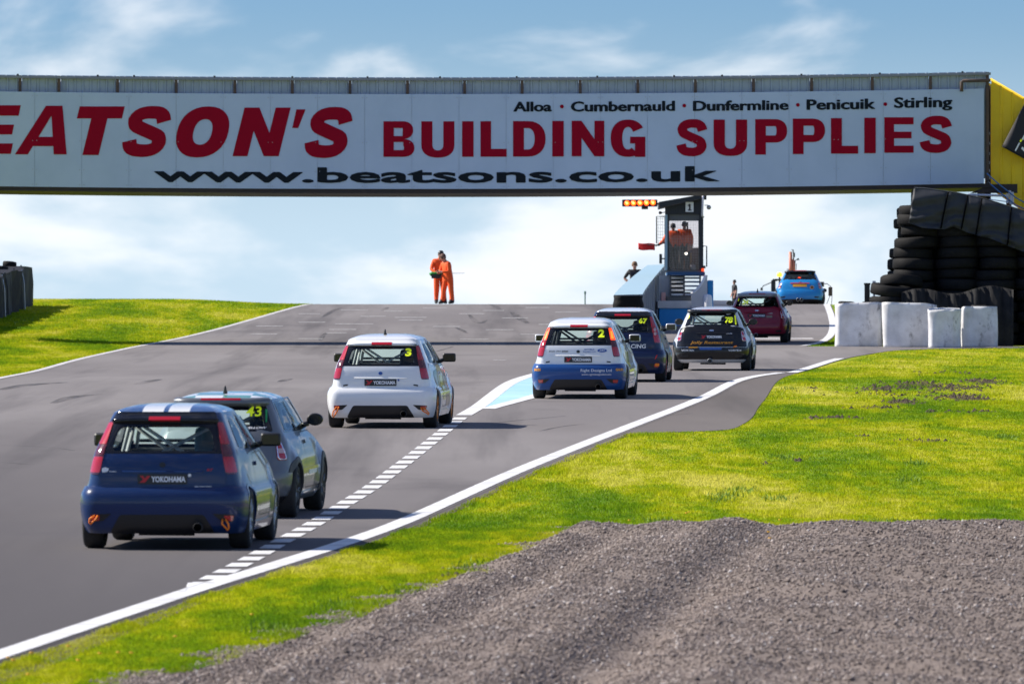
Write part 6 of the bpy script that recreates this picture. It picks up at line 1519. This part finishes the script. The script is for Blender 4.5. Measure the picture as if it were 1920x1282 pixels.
ORZ = dict(head=M['skin'], hand=M['skin'], torso=M['orange'], arm=M['orange'], fore=M['orange'], leg=M['orange'], shin=M['orange'], boot=M['boot'], boottop=1)
def OR(): z = dict(ORZ); z.pop('boottop'); return z
KEY = dict(head=M['skin'], hand=M['skin'], torso=M['flagblack'], arm=M['flagblack'], fore=M['skin'], leg=M['dark'], shin=M['dark'], boot=M['boot'])
def zz_(d, **k): d = dict(d); d.update(k); return d
gA = Vector((GX(824, 287.8), 287.8, float(ZG(287.8))+.012)); gB = Vector((GX(840, 287.3), 287.3, float(ZG(287.3))+.012))
hS = 1.0
# left marshal faces the camera and a little right, arms forward holding a folded flag and radio
person('marshal in orange overalls holding a green flag, left of the pair on the crest', gA, R(12),
       stand(elbowL=(-.29, -.06, 1.15, .056), wristL=(-.20, -.24, 1.05, .044), palmL=(-.14, -.27, 1.03, .040, .022), elbowR=(.27, -.08, 1.15, .056), wristR=(.12, -.26, 1.02, .044), palmR=(.06, -.29, 1.00, .040, .022),
             head=(.05, -.03, 1.655, .083, .093), crown=(.055, -.01, 1.74, .055), jaw=(.035, -.03, 1.57, .068), nose=(.06, -.12, 1.61, .014), hipL=(-.09, 0, .9, .11), hipR=(.09, 0, .9, .11), ankleR=(.16, 0, .11, .062), heelR=(.15, .06, .045, .042), toeR=(.22, -.13, .035, .036), kneeR=(.13, -.03, .5, .082), kneeL=(-.10, -.03, .5, .082)), OR(), hair=M['black'], height=1.02, bulk_=1.22)
person('marshal in orange overalls leaning in, right of the pair on the crest', gB, R(-62),
       stand(pelvis=(0, .02, .93, .150, .12), spine=(0, -.02, 1.10, .155, .12), chest=(0, -.07, 1.29, .168, .12), neck=(0, -.13, 1.44, .058), jaw=(0, -.19, 1.51, .068), head=(0, -.205, 1.585, .083, .093), crown=(0, -.19, 1.665, .055), nose=(0, -.29, 1.55, .014),
             shoulderL=(-.195, -.09, 1.37, .078), shoulderR=(.195, -.09, 1.37, .078), elbowL=(-.25, -.16, 1.11, .058), wristL=(-.08, -.33, 1.05, .044), palmL=(-.02, -.37, 1.06, .04, .022), elbowR=(.27, -.10, 1.09, .058), wristR=(.15, -.31, 1.08, .044), palmR=(.10, -.37, 1.10, .04, .022), kneeL=(-.12, -.10, .5, .085), kneeR=(.12, .05, .5, .085), hipL=(-.10, -.02, .88, .11), hipR=(.10, .03, .88, .11), ankleL=(-.12, -.14, .11, .066), heelL=(-.12, -.08, .045, .045), toeL=(-.13, -.30, .035, .04), ankleR=(.13, .10, .11, .066), heelR=(.13, .16, .045, .045), toeR=(.14, -.06, .035, .04)), OR(), hair=mat('hair_brown', (.10, .045, .03), .7), height=1.0, bulk_=1.13)
# what the pair holds
fl_ = thing('furled_flag', 'furled green flag on a thin stick held across the two marshals', 'flag', gA+Vector((.1, -.33, 1.0)))
MB().tube([gA+Vector((-.1, -.33, 1.03)), gA+Vector((.85, -.42, 1.04))], .010, 6).build('stick', M['pale'], fl_, rel=fl_.location)
MB().tube([gA+Vector((-.30, -.31, .98)), gA+Vector((-.24, -.33, 1.03)), gA+Vector((-.05, -.34, 1.03)), gA+Vector((.30, -.38, 1.035))], [.075, .06, .04, .02], 8).build('cloth', mat('green_flag', (.01, .22, .03), .7), fl_, True, rel=fl_.location)
rd2 = MB().box(gA+Vector((-.10, -.36, .93)), (.34, .07, .14), ch=.02); rd2 = rd2.build('clip_board', M['slate']); setp(rd2, 'small dark clipboard held by the left marshal on the crest', 'clipboard')
# man with hands on hips behind the pit wall
pm1 = Vector((GX(1190, 276), 276, W(1190, 491, 276).z-1.75))
zf = float(ZG(276)); 
person('person in black with hands on hips behind the pit wall', Vector((pm1.x, 276, zf+.012)), R(4),
       stand(elbowL=(-.37, .08, 1.17, .050), wristL=(-.22, -.02, 1.02, .040), palmL=(-.17, -.06, 1.0, .038, .022), elbowR=(.37, .08, 1.17, .050), wristR=(.22, -.02, 1.02, .040), palmR=(.17, -.06, 1.0, .038, .022)), KEY, hair=mat('hair_sandy', (.18, .10, .05), .7), height=(pm1.z+1.75-zf)/1.775, bulk_=1.15)
p2 = Vector((GX(1377, 277), 277, float(ZG(277))+.012)); h2 = (W(1377, 524.5, 277).z-p2.z)/1.775
person('person in a black top standing in the pit lane left of the maroon car', p2, R(-70), stand(), zz_(KEY), hair=M['hair'], height=min(1.1, h2), bulk_=1.2)
# marshals inside the post, standing on its floor
fz = Zt(506)+.01; hm = (Zt(415)-fz)/1.775
pl = Vector((X(1263), DTW+.72, fz))
person('marshal in orange jacket holding out a red flag, left inside the marshal post', pl, 0,
       stand(nose=(0, .098, 1.625, .014), shoulderL=(-.20, 0, 1.40, .08), elbowL=(-.36, -.06, 1.10, .062), wristL=(-.52, -.1, .97, .048), palmL=(-.60, -.11, .945, .04, .022)), zz_(OR(), leg=M['dark'], shin=M['dark'], hand=M['black']), hair=M['hair'], height=hm*.97, bulk_=1.38)
person('marshal in orange jacket, right inside the marshal post', Vector((X(1284.5), DTW+.85, fz)), 0, stand(nose=(.0, .098, 1.625, .014), elbowL=(-.27, .1, 1.14, .058), wristL=(-.16, .25, 1.10, .046), palmL=(-.1, .3, 1.10, .04, .022)), zz_(OR(), leg=M['dark'], shin=M['dark']), hair=mat('hair_grey', (.12, .10, .09), .7), height=hm*1.01, bulk_=1.38)
# red flag
hd = pl+Vector((-.60, -.11, .945))*hm*.96
rf = thing('red_flag', 'red flag held out from the marshal post', 'flag', hd)
MB().tube([(.06, 0, -.01), (-.10, 0, .01), (-.55, -.02, .04)], .011, 6).build('stick', M['greywood'], rf)
V = []; F = []
for j in range(7):
    for i in range(15):
        u = i/14; v_ = j/6; V.append((-.08-.50*u, .05*math.sin(7*u+1.5*v_)*(.4+.6*u), .04+.04*u+.015*math.sin(6*u)-.19*v_*(1+.1*math.sin(3*u))))
for j in range(6):
    for i in range(14): a = j*15+i; F.append((a, a+1, a+16, a+15))
o = mk('cloth', V, F, mat('red_flag_cloth', (.62, .012, .012), .7), rf, True); s_ = o.modifiers.new('s', 'SOLIDIFY'); s_.thickness = .004
# marshal half hidden beside the tyre stack
D = 243.0; q = W(1670.5, 511, D); zf = float(ZG(D))
person('marshal in orange, half hidden behind the left side of the tall tyre stack', Vector((q.x, D, zf+.012)), R(20), stand(), OR(), hair=mat('hair_fair', (.35, .20, .10), .7), height=(q.z-zf)/1.775)
